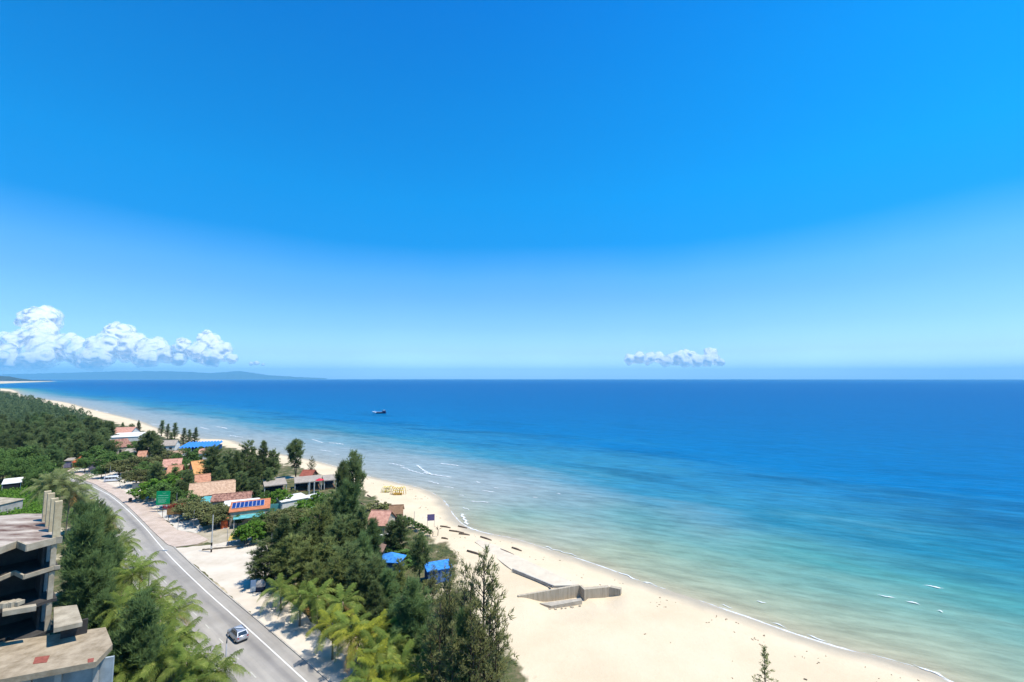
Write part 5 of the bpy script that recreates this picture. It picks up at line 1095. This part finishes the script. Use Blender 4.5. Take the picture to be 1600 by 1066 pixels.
# coconut palm: a curved trunk and single fronds
def frond_mesh(seed, L_=2.9, lift=.9, sag=1.5, nl=27, name='frond', leaf='palm'):
    rs = rnd(seed); v, f = [], []
    def P(t_): return Vector((L_ * t_ * (1 - .12 * t_), .06 * math.sin(3 * t_ + seed), lift * t_ - sag * t_ * t_))
    pr = None
    for i in range(9):
        t_ = i / 8; c = P(t_); wv = .035 * (1 - .8 * t_); o = len(v); v += [c + Vector((0, wv, 0)), c - Vector((0, wv, 0)), c + Vector((0, 0, wv * 1.2))]
        if i: f += [(o - 3, o, o + 1, o - 2), (o - 2, o + 1, o + 2, o - 1), (o - 1, o + 2, o, o - 3)]
    for i in range(nl):
        t_ = .14 + .86 * (i + .3) / nl; c = P(t_); tg = (P(min(1, t_ + .03)) - P(t_ - .03)).normalized(); ll = 1.0 * (1 - .55 * abs(t_ - .4) / .6) * rs.uniform(.85, 1.1)
        for sd_ in (-1, 1):
            out = (Vector((0, sd_, 0)) * .8 + tg * .55 + Vector((0, 0, .12 + rs.uniform(-.15, .1)))).normalized(); mid_ = c + out * ll * .55; end = c + out * ll + Vector((0, 0, -.42 * ll - rs.uniform(0, .16)))
            ww = tg * .03; o = len(v); v += [c - ww, c + ww, mid_ + ww * 1.2, mid_ - ww * 1.2, end]; f += [(o, o + 1, o + 2, o + 3), (o + 3, o + 2, o + 4)]
    me = mesh(name, v, f); me.materials.append(LEAF[leaf]); return me
FR = {lf: [frond_mesh(1, 2.7, 2.6, 1.0, leaf=lf), frond_mesh(2, 3.3, 2.0, 2.0, leaf=lf), frond_mesh(3, 3.6, 1.3, 2.6, leaf=lf), frond_mesh(4, 3.1, .45, 2.7, leaf=lf)] for lf in ('palm', 'palmy', 'pale')}
FRD = frond_mesh(5, 2.4, -.35, 2.2, leaf='dryfrond')
PT = []
for s_ in range(3):
    q = [Vector((.35 * (t_ ** 1.6) * (s_ - 1), .2 * t_ * t_, t_)) for t_ in np.linspace(0, 1, 7)]
    mb = MB().tube(q, [.17, .15, .125, .115, .11, .11, .14], 7); PT.append(mb)
def palm(px, py, zc, label, group='coconut palms beside the road', nf=19, leaf='palm', dead=1, size=1.12, r=random.Random(17), name='coconut_palm'):
    """crown heart at picture point (px, py), zc metres above the ground"""
    c = at(px, py, zc); k = r.randrange(3); rz = r.uniform(0, 6.28)
    t_ = thing(name, label, 'palm tree', Vector((c.x, c.y, -.02)), group, rz)
    me = mesh('palm_trunk', [Vector((p.x, p.y, p.z * zc)) for p in PT[k].v], PT[k].f, True); link('trunk', me, palmbark, t_)
    top = Vector((.35 * (k - 1), .2, zc))
    for j in range(nf + dead):
        fr = link('frond', (FR[leaf][min(3, int(4 * j / nf))] if j < nf else FRD), None, t_)
        fr.location = top; fr.rotation_euler = (r.uniform(-.15, .15), r.uniform(-.1, .1), j * 2.39996 + r.uniform(-.25, .25)); fr.scale = (size * r.uniform(.88, 1.12),) * 3
    return t_

# ------------------------------------------------------------------ trees and palms where they stand
T = top_tree
G_ = 'casuarinas between the road and the beach'
# tall pine by the beach and its neighbours
T('tufted', 'casuarina_tree', 553, 711, 17.5, .80, 'tall dark tufted casuarina standing alone above the beach sand', G_, pick=0)
T('tufted', 'casuarina_tree', 537, 727, 15.5, .55, 'slim tufted casuarina directly beside the tallest lone casuarina', G_, pick=1)
T('tufted', 'casuarina_tree', 464, 690, 14.5, 1.0, 'open crowned casuarina on the beach behind the middle pavilion', G_, pick=1)
T('sparse', 'casuarina_tree', 487, 712, 9, .9, 'thin brownish casuarina next to the red gable hut', G_)
for x, y, h, wd, k, lb in ((388, 690, 15.5, .95, 'round', 'dark casuarina with a ragged top behind the three red parasols'), (412, 689.5, 15.5, .95, 'pine', 'pointed dark casuarina behind the lone grey pavilion'), (428, 703, 12, .8, 'round', 'lower dark casuarina between pointed casuarina and grey pavilion'), (357, 705, 13.5, 1.0, 'round', 'broad dark casuarina behind the pink parasol'), (334, 697, 14.5, 1.0, 'round', 'large dark casuarina below the end of the blue pavilion'),
                          (370, 706, 13, .9, 'pine', 'dark casuarina between the pink and the red parasols'), (399, 716, 10, 1.1, 'round', 'bushy casuarina under the red parasols'), (346, 728, 10, 1.0, 'round', 'dark bushy casuarina beside the red orange roof'), (378, 738, 8.5, 1.2, 'round', 'squat dark casuarina behind the tan tiled roof'), (420, 731, 8, 1.1, 'round', 'squat dark casuarina beside the grey pavilion roof'), (398, 746, 7, 1.2, 'round', 'low dark casuarina between brown tiles and grey pavilion')):
    T(k, 'casuarina_tree', x, y, h, wd, lb, G_)
for x, y, h, lb in ((254, 656, 11, 'slim spire casuarina at the start of the row above the blue pavilion'), (263, 662, 10, 'second slim spire in the row above the blue pavilion'), (274, 660, 11, 'third slim spire in the row above the blue pavilion'), (288, 669, 9.5, 'fourth slim spire standing behind the blue pavilion'), (296, 671, 9, 'slim spire next to the end tree of the row by the blue pavilion'), (306, 668, 10.5, 'slim leaning spire at the beach end of the row by the blue pavilion'), (268, 676, 7.5, 'small dark casuarina under the row of spires')):
    T('slim', 'casuarina_tree', x, y, h, 1.9, lb, 'row of slim casuarinas by the blue pavilion')
for x, y, h, wd, k, lb in ((236, 674, 13.5, 1.25, 'round', 'large dark casuarina between grey roof and terracotta house'), (222, 682, 11, 1.1, 'round', 'dark casuarina beside the white hall'), (248, 690, 11, 1.0, 'round', 'dark casuarina below the grey brown roof'), (217, 657, 9, .9, 'pine', 'dark casuarina on the beach edge behind the white hall'), (192, 660, 8, 1.0, 'pine', 'small dark casuarina on the beach side of the terracotta house'), (206, 662, 8, 1.0, 'round', 'bushy casuarina on the beach side of the white hall'), (165, 658, 9, 1.0, 'pine', 'dark casuarina at the beach edge of the wood'), (172, 690, 10, 1.1, 'round', 'dark casuarina at the wood corner by the brown roof'), (245, 722, 9, 1.1, 'round', 'dark casuarina behind the orange house'), (293, 735, 9.5, 1.0, 'round', 'dark tree between orange house and amber roof'), (283, 752, 7, 1.2, 'round', 'shady dark tree behind the green billboard')):
    T(k, 'casuarina_tree', x, y, h, wd, lb, G_)
# dense clump between the sandy lot and the beach
CL = [(522, 852, 766, 52, 'dark casuarina next to the white annex'), (541, 868, 757, 50, 'high dark casuarina just under the tall lone pine'), (500, 884, 790, 56, 'light green casuarina beside the bright green tree at the back of the clump'), (562, 893, 792, 50, 'dark casuarina beside the trunk of the tall lone pine'), (532, 902, 806, 56, 'dark casuarina in the middle of the clump, below the high one'), (580, 900, 815, 46, 'dark casuarina right beside the salmon tiled house'), (480, 893, 822, 56, 'dark casuarina beside the turquoise water tank'), (440, 912, 806, 58, 'dark casuarina overhanging the back corner of the sandy lot'), (414, 913, 842, 50, 'dark casuarina leaning out over the sandy lot above the standing sign'), (452, 922, 838, 56, 'light green casuarina behind the green palms'),
      (474, 930, 850, 54, 'light rounded casuarina above the second green palm'), (506, 928, 842, 58, 'light rounded casuarina in the middle of the clump front'), (540, 940, 850, 58, 'full casuarina between the clump front and the brown hut'), (566, 925, 836, 46, 'dark casuarina beside the brown pyramid hut'), (520, 955, 872, 58, 'light green rounded casuarina above the yellow leaning palm'), (553, 965, 878, 56, 'rounded casuarina right behind the bright yellow palm'), (582, 960, 868, 48, 'dark casuarina partly covering the front of the blue tent hut'), (606, 968, 892, 46, 'dark casuarina just below the blue tent hut'), (492, 950, 878, 46, 'low light green casuarina tucked behind the palm row'), (585, 985, 908, 50, 'dark casuarina behind the yellow palms near the deep green one')]
for i, (x, y, yt, wp, lb) in enumerate(CL):
    top_tree2('light' if i in (2, 9, 11, 14, 18, 10) else ('round', 'deep', 'round', 'pine')[i % 4], 'casuarina_tree', x, y, yt, wp, lb, 'dense casuarina clump by the sandy lot')
T('round', 'casuarina_tree', 626, 806, 8.0, 1.15, 'bushy blue green casuarina on the beach beside the white screen wall', G_, pick=1)
T('round', 'casuarina_tree', 612, 814, 6.5, 1.0, 'small bushy casuarina in front of the brown gabled hut', G_)
T('tufted', 'casuarina_tree', 657, 838, 9.5, .95, 'casuarina with a bare dark trunk beside the blue cabin', G_, pick=0)
top_tree2('deep', 'casuarina_tree', 642, 1050, 912, 80, 'deep green pointed casuarina in front of the blue cabin', G_, pick=0)
top_tree2('deep', 'casuarina_tree', 612, 1030, 950, 56, 'deep green casuarina just behind the lowest yellow palm', G_, pick=1)
top_tree2('deep', 'casuarina_tree', 662, 1075, 985, 60, 'deep green casuarina at the foot of the sparse brown trees', G_, pick=0)
for x, y, h, wd, lb in ((757, 862, 19, .78, 'tallest sparse brownish casuarina against the bright sand'), (727, 884, 17.5, .72, 'sparse brown casuarina beside the tallest sparse one'), (704, 880, 17, .62, 'thin pointed sparse casuarina in front of the blue cabin'), (690, 925, 14.5, .85, 'sparse yellowish casuarina behind the deep green pointed one'), (778, 935, 13.5, .7, 'sparse casuarina with branches reaching out over the sand'), (735, 945, 14, .9, 'thick lower sparse casuarina in the middle of the brown group'), (706, 975, 12, .9, 'low sparse casuarina at the inner side of the brown group')):
    T('sparse', 'casuarina_tree', x, y, h, wd, lb, 'sparse casuarinas at the edge of the sand')
T('deep', 'casuarina_tree', 722, 960, 12.5, .7, 'greener casuarina mixed into the sparse brown group', 'sparse casuarinas at the edge of the sand', pick=1)
T('young', 'casuarina_tree', 1194, 1009, 7.5, 1.15, 'thin young casuarina alone on the open sand', None)
# verge trees on the building side of the road
GL = 'trees between the building and the road'
for xb, yb, yt, wp, k, lb in ((128, 985, 806, 76, 'deep', 'tallest deep green casuarina beside the concrete building columns'), (152, 930, 800, 62, 'light', 'lighter green casuarina between the building and the palms'), (122, 940, 792, 52, 'deep', 'deep green casuarina close against the building wall'), (140, 1000, 868, 64, 'deep', 'deep green casuarina hanging over the small concrete ledge'), (168, 945, 838, 46, 'deep', 'dark casuarina above the palm row on the verge'), (205, 1110, 938, 92, 'deep', 'soft pointed casuarina standing in front of the palms'), (172, 1105, 990, 84, 'deep', 'smaller soft casuarina at the corner of the canopy slab'), (228, 1120, 985, 52, 'deep', 'soft casuarina tucked behind the front palms'), (146, 868, 782, 34, 'round', 'grey green casuarina behind the columns near the bend'), (112, 985, 905, 46, 'deep', 'dark casuarina growing beside the small ledge roof'), (152, 1030, 930, 50, 'deep', 'low dark casuarina beyond the canopy slab')):
    top_tree2(k, 'casuarina_tree', xb, yb, yt, wp, lb, GL)
# broad leaved trees
B_ = 'broad leaved trees along the road'
for x, y, h, wd, k, lb in ((300, 781, 5.5, 1.15, 'almond', 'olive brown almond tree spreading over the white forecourt'), (325, 783, 6, 1.25, 'almond', 'wide almond tree canopy behind the banded utility pole'), (343, 790, 5.5, 1.0, 'almond', 'almond tree canopy beside the orange booth'), (285, 778, 5, .9, 'almond', 'pale olive tree behind the amber board'), (398, 812, 5.5, 1.15, 'lime', 'bright green round tree over the mustard stand'), (378, 820, 4, .8, 'lime', 'smaller bright green tree touching the mustard stand'), (474, 779, 6, 1.1, 'lime', 'bright green tree behind the turquoise water tank'), (455, 790, 6.2, 1.1, 'almond', 'grey brown tree next to the turquoise fence'), (440, 800, 6, 1.1, 'almond', 'grey brown almond tree behind the bright green one'), (424, 796, 5, .9, 'green', 'green tree in front of the solar house corner'), (236, 747, 7, 1.15, 'lime', 'bright green tree above the small yellow sign'), (255, 752, 7, 1.1, 'green', 'green tree behind the big billboard'), (270, 760, 6.5, 1.0, 'green', 'dark green tree right beside the billboard'), (205, 712, 8, 1.35, 'almond', 'wide olive canopy over the notice board'), (188, 718, 7, 1.2, 'almond', 'olive tree shading the pavement near the notice board'), (228, 722, 7, 1.2, 'green', 'green tree below the grey brown roof'), (214, 732, 6.5, 1.1, 'almond', 'grey olive tree behind the dark framed board'), (246, 733, 5.5, 1.0, 'almond', 'dry olive tree beside the orange house wall'), (292, 702, 9, 1.2, 'green', 'green tree right below the blue pavilion'), (284, 716, 8, 1.1, 'green', 'green tree above the orange house'), (152, 698, 9, 1.25, 'green', 'round green tree over the purple stall'), (168, 706, 8.5, 1.2, 'green', 'round green tree behind the white notice board'), (160, 724, 6, .9, 'bigleaf', 'dark round tree beside the purple stall'), (262, 705, 7, 1.2, 'almond', 'olive tree beside the buff roof'), (195, 704, 6, 1.2, 'green', 'green tree in front of the brown roofed house'), (510, 770, 6, 1.0, 'green', 'green tree in front of the tall pavilion posts'), (440, 762, 6, 1.0, 'lime', 'light green tree beneath the lone grey pavilion'), (418, 768, 5, .9, 'green', 'green tree between the solar panels and the lone pavilion'), (134, 712, 7, 1.0, 'bigleaf', 'dark green tree directly beside the orange kiosk'), (297, 768, 5.5, 1.0, 'green', 'green tree overhanging the front corner of the tan roof'), (266, 742, 5.5, 1.0, 'lime', 'light green tree in front of the orange house door'), (318, 744, 5, .9, 'green', 'green tree at the foot of the amber roof'), (338, 796, 5, 1.0, 'almond', 'brownish almond tree at the corner of the white lean to'), (372, 803, 3.4, .8, 'green', 'small green tree against the turquoise awning'), (408, 800, 4.6, 1.0, 'green', 'green tree at the beach end of the turquoise awning'), (275, 730, 6.5, .9, 'green', 'green tree rising beside the upper terracotta roof'), (242, 712, 6, 1.0, 'almond', 'olive tree between the grey brown and the buff roofs'), (178, 688, 7, 1.1, 'green', 'green tree in front of the white hall'), (210, 690, 6.5, 1.0, 'green', 'green tree at the end of the white hall'), (312, 698, 6, 1.0, 'green', 'green tree before the pale pink roof'), (330, 716, 8, 1.0, 'green', 'green tree between the pale pink roof and the dark casuarinas'), (494, 768, 5, .9, 'lime', 'light green tree before the white annex'), (466, 800, 5, 1.1, 'green', 'green tree at the foot of the turquoise tank')):
    T(k, 'broadleaf_tree', x, y, h, wd, lb, B_)
BW = 'broad trees beyond the grassy bank'
for x, y, h, wd, lb in ((18, 694, 12, 1.25, 'big broad green tree above the white roofed shed'), (-22, 702, 12, 1.2, 'big broad green tree at the frame edge by the shed'), (46, 708, 11, 1.15, 'broad green tree between shed and tall palms'), (70, 722, 9, 1.0, 'broad green tree just behind the tall palms'), (8, 716, 9, 1.1, 'broad green tree right over the shed roof'), (32, 722, 8.5, 1.0, 'broad green tree at the end of the shed'), (58, 733, 7, .9, 'smaller broad green tree by the top of the grassy bank')):
    T('bigleaf', 'broadleaf_tree', x, y, h, wd, lb, BW)
# palms
for x, y, zc, lf, nf, lb in ((94, 752, 15, 'pale', 26, 'tall palm with pale feathery crown above the building columns'), (108, 764, 13, 'pale', 24, 'tall pale palm just beyond the building columns'), (80, 760, 14, 'pale', 24, 'tall palm with a crown half behind the concrete columns'), (118, 776, 10, 'pale', 20, 'pale palm at the road side of the tall palms'), (130, 784, 8, 'pale', 18, 'palm at the road bend next to the tall palms'), (134, 790, 6.5, 'palm', 16, 'palm on the verge below the road bend'), (150, 806, 6, 'palm', 15, 'palm leaning to the road above the dark casuarina')):
    palm(x, y, zc, lb, 'palms on the building side of the road', nf, lf, size=1.5 if zc > 9 else 1.15)
for x, y, zc, lb in ((168, 812, 6, 'coconut palm on the verge opposite the amber board'), (186, 852, 6, 'coconut palm on the verge opposite the white forecourt'), (178, 880, 6, 'coconut palm behind the verge row near the dark casuarinas'), (204, 900, 6.2, 'coconut palm in the verge row behind the far street lamp'), (220, 888, 5.8, 'coconut palm right at the foot of the far street lamp'), (190, 950, 6.5, 'coconut palm at the end of the canopy slab'), (222, 930, 6, 'coconut palm in the middle of the verge row'), (250, 936, 5.8, 'coconut palm at the road edge in the verge row'), (272, 955, 5.6, 'coconut palm at the road edge above the near street lamp'), (248, 975, 6, 'coconut palm inside the verge row near the soft casuarina'), (284, 1000, 5.4, 'coconut palm with fronds over the road beside the near lamp'), (262, 1004, 6, 'coconut palm in front of the soft pointed casuarina'), (245, 1030, 6, 'coconut palm by the lowest edge of the verge'), (286, 1040, 5.4, 'coconut palm near the base of the near street lamp'), (332, 1052, 4.0, 'spiky young palm at the foot of the near street lamp'), (310, 1066, 4.5, 'young palm beside the near lamp base'), (205, 1048, 5.5, 'coconut palm below the soft pointed casuarina')):
    palm(x, y, zc, lb, 'coconut palms on the verge')
for x, y, zc, lf, lb in ((470, 932, 4.6, 'palm', 'green palm nearest the standing sign on the sandy lot'), (497, 932, 4.8, 'palm', 'green palm second from the standing sign'), (440, 920, 3.6, 'palm', 'small green palm behind the standing sign'), (521, 978, 4.6, 'palmy', 'yellow green palm leaning over the road shoulder with orange fronds'), (549, 980, 4.8, 'palm', 'green palm casting a shadow on the road shoulder'), (560, 995, 4.8, 'palmy', 'bright yellow palm in the middle of the palm row'), (587, 985, 5.2, 'palmy', 'yellow palm right below the dark clump'), (594, 1016, 4.8, 'palm', 'palm beside the bright yellow one'), (620, 1006, 5.2, 'palm', 'feathery green palm near the deep green casuarina'), (598, 1040, 4.4, 'palmy', 'wide yellow green palm at the bottom of the row'), (626, 1046, 4.6, 'palm', 'green palm at the bottom of the row beside the sparse trees'), (576, 1060, 4.0, 'palm', 'lowest green palm at the edge of the road shadow'), (535, 945, 5, 'palm', 'green palm half hidden under the dark clump'), (610, 1075, 4.2, 'palmy', 'palm with broad yellow fronds cut by the picture edge'), (652, 1062, 4.4, 'palm', 'palm between the row and the sparse brown trees')):
    palm(x, y, zc, lb, 'palms between the road and the dark clump', 15, lf)
for xb, yb, yt, wp, k, lb in ((622, 940, 876, 34, 'light', 'light green casuarina across the right wall of the blue tent hut'), (676, 950, 884, 30, 'sparse', 'thin dry casuarina in front of the left wall of the blue cabin'), (703, 965, 893, 32, 'sparse', 'thin dry casuarina in front of the right wall of the blue cabin'), (592, 925, 874, 30, 'deep', 'dark casuarina across the left corner of the blue tent hut')):
    top_tree2(k, 'casuarina_tree', xb, yb, yt, wp, lb, 'casuarinas around the blue huts')
# bare saplings and beach shrubs
tw = mat('bare_twig', (.16, .13, .10), .95)
for k, (x, y0, y1, lb) in enumerate(((684, 820, 837, 'bare twisted sapling on the sand below the purple banner'), (676, 828, 838, 'small bare sapling beside the twisted one'))):
    p = at(x, y1, -.3); h_ = max(1.5, atY(x, y0, p.y).z); r = random.Random(k + 60); th = thing('bare_sapling', lb, 'sapling', (p.x, p.y, gz(p.x, p.y)), 'bare saplings on the beach')
    MB().tube([p, p + Vector((.1, 0, h_ * .5)), p + Vector((-.1, .1, h_ * .75))], [.10, .08, .05], 6).build('trunk', tw, th)
    for j in range(7):
        d_ = Vector((r.uniform(-1, 1), r.uniform(-.6, .6), r.uniform(.5, 1.2))) * h_ * .38; o_ = p + Vector((0, 0, h_ * r.uniform(.4, .75))); MB().tube([o_, o_ + d_ * .6, o_ + d_ + Vector((0, 0, -.1))], [.05, .035, .015], 5).build('branch', tw, th)
r = random.Random(31)
for k, (x, y, h, wd) in enumerate(((640, 817, 1.5, 1.1), (648, 822, 1.3, 1.1), (655, 826, 1.4, 1.2), (663, 830, 1.4, 1.1), (670, 834, 1.2, 1.0), (634, 815, 1.3, 1.1))):
    place('shrub', 'beach_shrub', Vector((*at(x, y)[:2], -.05)), h, wd, 'low dark shrub in the hedge line along the beach edge', 'low hedge along the beach edge', pick=1)
for x, y, h, wd, pk, lb in ((590, 797, 2.6, 1.6, 0, 'reddish olive shrub mound behind the salmon house'), (600, 795, 2.0, 1.2, 0, 'olive shrub between the salmon house and the brown gabled hut'), (625, 872, 1.6, 2.0, 1, 'yellow green shrub beside the blue tent'), (612, 864, 1.5, 1.9, 1, 'yellow green shrub behind the blue tent'), (640, 884, 1.3, 1.6, 1, 'low shrub between blue tent and bare trunk casuarina'), (672, 920, 1.8, 1.5, 0, 'dry shrub in front of the blue cabin'), (640, 925, 1.8, 1.4, 0, 'dry shrub on the sandy gap below the blue tent'), (458, 772, 1.8, 1.2, 0, 'red brown shrub beside the white terrace'), (404, 778, 2.2, 1.3, 1, 'green shrub at the end of the brown tiles')):
    place('shrub', 'shrub', Vector((*at(x, y)[:2], -.05)), h, wd, lb, 'shrubs between the beach houses', pick=pk)

# the dark casuarina wood beyond the bend: trees one by one, then the far mass
def inpoly(x, y, P):
    c = False; n_ = len(P)
    for i in range(n_):
        (x0, y0), (x1, y1) = P[i], P[(i + 1) % n_]
        if (y0 > y) != (y1 > y) and x < (x1 - x0) * (y - y0) / (y1 - y0) + x0: c = not c
    return c
WOOD = [tuple(at(x, y)[:2]) for x, y in ((-130, 622), (12, 610.5), (40, 622.5), (120, 639), (166, 659), (174, 688), (150, 712), (118, 724), (88, 738), (40, 735), (-20, 730), (-130, 728))]
r = random.Random(2024); pts = []
xs, ys = [p[0] for p in WOOD], [p[1] for p in WOOD]; tries = 0; cells = {}
while tries < 60000 and len(pts) < 1500:
    tries += 1; u_ = r.random() ** 1.6; y = min(ys) + (max(ys) - min(ys)) * u_; x = r.uniform(-1.45 * y - 10, -.80 * y)
    if not inpoly(x, y, WOOD): continue
    q = 5.6 + y * .006; k = (int(x // 20), int(y // 20))
    if any((x - a_) ** 2 + (y - b_) ** 2 < q * q for dx_ in (-1, 0, 1) for dy_ in (-1, 0, 1) for a_, b_ in cells.get((k[0] + dx_, k[1] + dy_), ())): continue
    cells.setdefault(k, []).append((x, y)); pts.append((x, y, math.hypot(x, y)))
sh_ = shore(np.array([p[0] for p in pts]), np.array([p[1] for p in pts])); pts = [p for p, s_ in zip(pts, sh_) if s_ > 40]
pts.sort(key=lambda q: q[2])
for k, (x, y, dd) in enumerate(pts[:190]):
    kind = r.choice(('round', 'round', 'pine', 'deep', 'round')); h = r.uniform(7, 13.5)
    near_road = dd < 260
    place(kind, 'casuarina_tree', Vector((x, y, -.05)), h, r.uniform(.95, 1.35), 'dark grey green casuarina at the road side of the dense wood' if k < 60 else ('dark grey green casuarina in the middle of the dense wood' if k < 125 else 'dark grey green casuarina deep in the far part of the wood'), 'casuarina trees in the dense wood', r=r)
# far wood as one mass of small crowns
def crown_lump(rs, n_):
    t_ = rs.uniform(.08, 1, n_); a = rs.uniform(0, 6.28, n_); q = np.interp(t_, [0, .2, .5, .8, 1], [.6, 1, .95, .6, .08]) * np.sqrt(rs.uniform(.25, 1, n_))
    p = np.stack([np.cos(a) * q * 3.4, np.sin(a) * q * 3.4, t_ * 11], 1); d_ = unit(np.stack([np.cos(a), np.sin(a), rs.uniform(.2, 1.6, n_)], 1) + rs.normal(size=(n_, 3)) * .5)
    return p, d_
rs = rnd(55); V_, F_ = [], []; off_ = 0
for (x, y, dd) in pts[190:]:
    n_ = 260 if dd < 600 else 140; p, d_ = crown_lump(rs, n_); sc_ = rs.uniform(.7, 1.2); p = p * sc_ + np.array([x, y, 0]); k_ = 1.1 if dd < 600 else 1.7
    v, f = tris(p, d_, k_ * rs.uniform(.6, 1.4, n_), .42 * k_ * rs.uniform(.7, 1.2, n_), rs); V_.append(v); F_.append(f + off_); off_ += len(v)
# a thinning belt of scrub trees continuing along the coast to the horizon
for k in range(900):
    t_ = rs.uniform(0, 1) ** 1.5; s_ = 900 + t_ * 2600; i = np.argmin(np.abs(np.hypot(SHORE[:, 0], SHORE[:, 1]) - s_)); p0 = SHORE[i]; d_ = SHORE[min(i + 1, len(SHORE) - 1)] - SHORE[i - 1]; d_ = d_ / np.hypot(*d_)
    q = p0 + np.array([-d_[1], d_[0]]) * rs.uniform(55, 420) + d_ * rs.uniform(-90, 90); n_ = 60; p, dd_ = crown_lump(rs, n_); p = p * rs.uniform(.7, 1.1) * np.array([1.6, 1.6, 1]) + np.array([q[0], q[1], 0])
    v, f = tris(p, dd_, rs.uniform(1.5, 4, n_), rs.uniform(1, 2, n_), rs); V_.append(v); F_.append(f + off_); off_ += len(v)
me = mesh('woodland', np.concatenate(V_), np.concatenate(F_)); tag(link('woodland', me, leafmat('far_wood_needles', (.08, .125, .058), (.145, .2, .095), (.2, .245, .115), .45, .06, 0)), kind='stuff')

# undergrowth: leaves close to the ground under the trees
def scatter(name, polys, n_, hmax, size, leaf, seed, clump=1.2):
    rs = rnd(seed); P = []
    for poly, share in polys:
        W_ = [tuple(at(x, y)[:2]) for x, y in poly]; x0, x1 = min(p[0] for p in W_), max(p[0] for p in W_); y0, y1 = min(p[1] for p in W_), max(p[1] for p in W_); m_ = 0
        while m_ < int(n_ * share / 14):
            x, y = rs.uniform(x0, x1), rs.uniform(y0, y1)
            if inpoly(x, y, W_): P.append((x, y)); m_ += 1
    P = np.array(P); P = np.repeat(P, 14, 0); c = np.c_[P + rs.normal(size=P.shape) * clump * .4, np.abs(rs.normal(size=len(P))) * hmax * .5 + .05]
    nr = unit(rs.normal(size=(len(c), 3)) * .7 + np.array([0, 0, .7])); v, f = quads(c, nr, size * rs.uniform(.6, 1.4, len(c)), rs); return tag(link(name, mesh(name, v, f), LEAF[leaf]), kind='stuff')
scatter('undergrowth', [([(100, 790), (135, 775), (160, 800), (200, 850), (225, 900), (262, 950), (300, 1000), (345, 1066), (380, 1180), (150, 1180), (180, 1000), (120, 960), (100, 900)], .55), ([(430, 900), (480, 960), (540, 1000), (600, 1066), (640, 1150), (760, 1150), (720, 1000), (640, 930), (600, 860), (560, 800), (420, 800)], .45)], 26000, .9, .36, 'broad', 3)
scatter('grass', [([(-60, 800), (-20, 760), (35, 762), (62, 748), (82, 752), (84, 800), (60, 812), (-40, 822)], 1.0)], 30000, 1.3, .55, 'bright', 4, 1.6)
scatter('dry_grass', [([(590, 850), (640, 850), (655, 880), (645, 915), (600, 900)], .5), ([(690, 850), (720, 870), (735, 930), (760, 1000), (800, 1066), (760, 1100), (700, 950), (670, 880)], .5)], 5200, .3, .26, 'olive', 5)

# ------------------------------------------------------------------ sea air: far things fade to blue
hz = bpy.data.materials.new('thin_blue_haze'); hz.use_nodes = True
n, l = hz.node_tree.nodes, hz.node_tree.links; n.remove(n['Principled BSDF'])
pv = n.new('ShaderNodeVolumePrincipled'); pv.inputs['Color'].default_value = (.26, .69, 1, 1); pv.inputs['Density'].default_value = 3.6e-5; pv.inputs['Anisotropy'].default_value = 0
l.new(pv.outputs[0], n['Material Output'].inputs['Volume'])
tag(MB().box((0, 0, 1090 / 2 - 16), (96000, 96000, 1090)).build('haze', hz), kind='stuff')
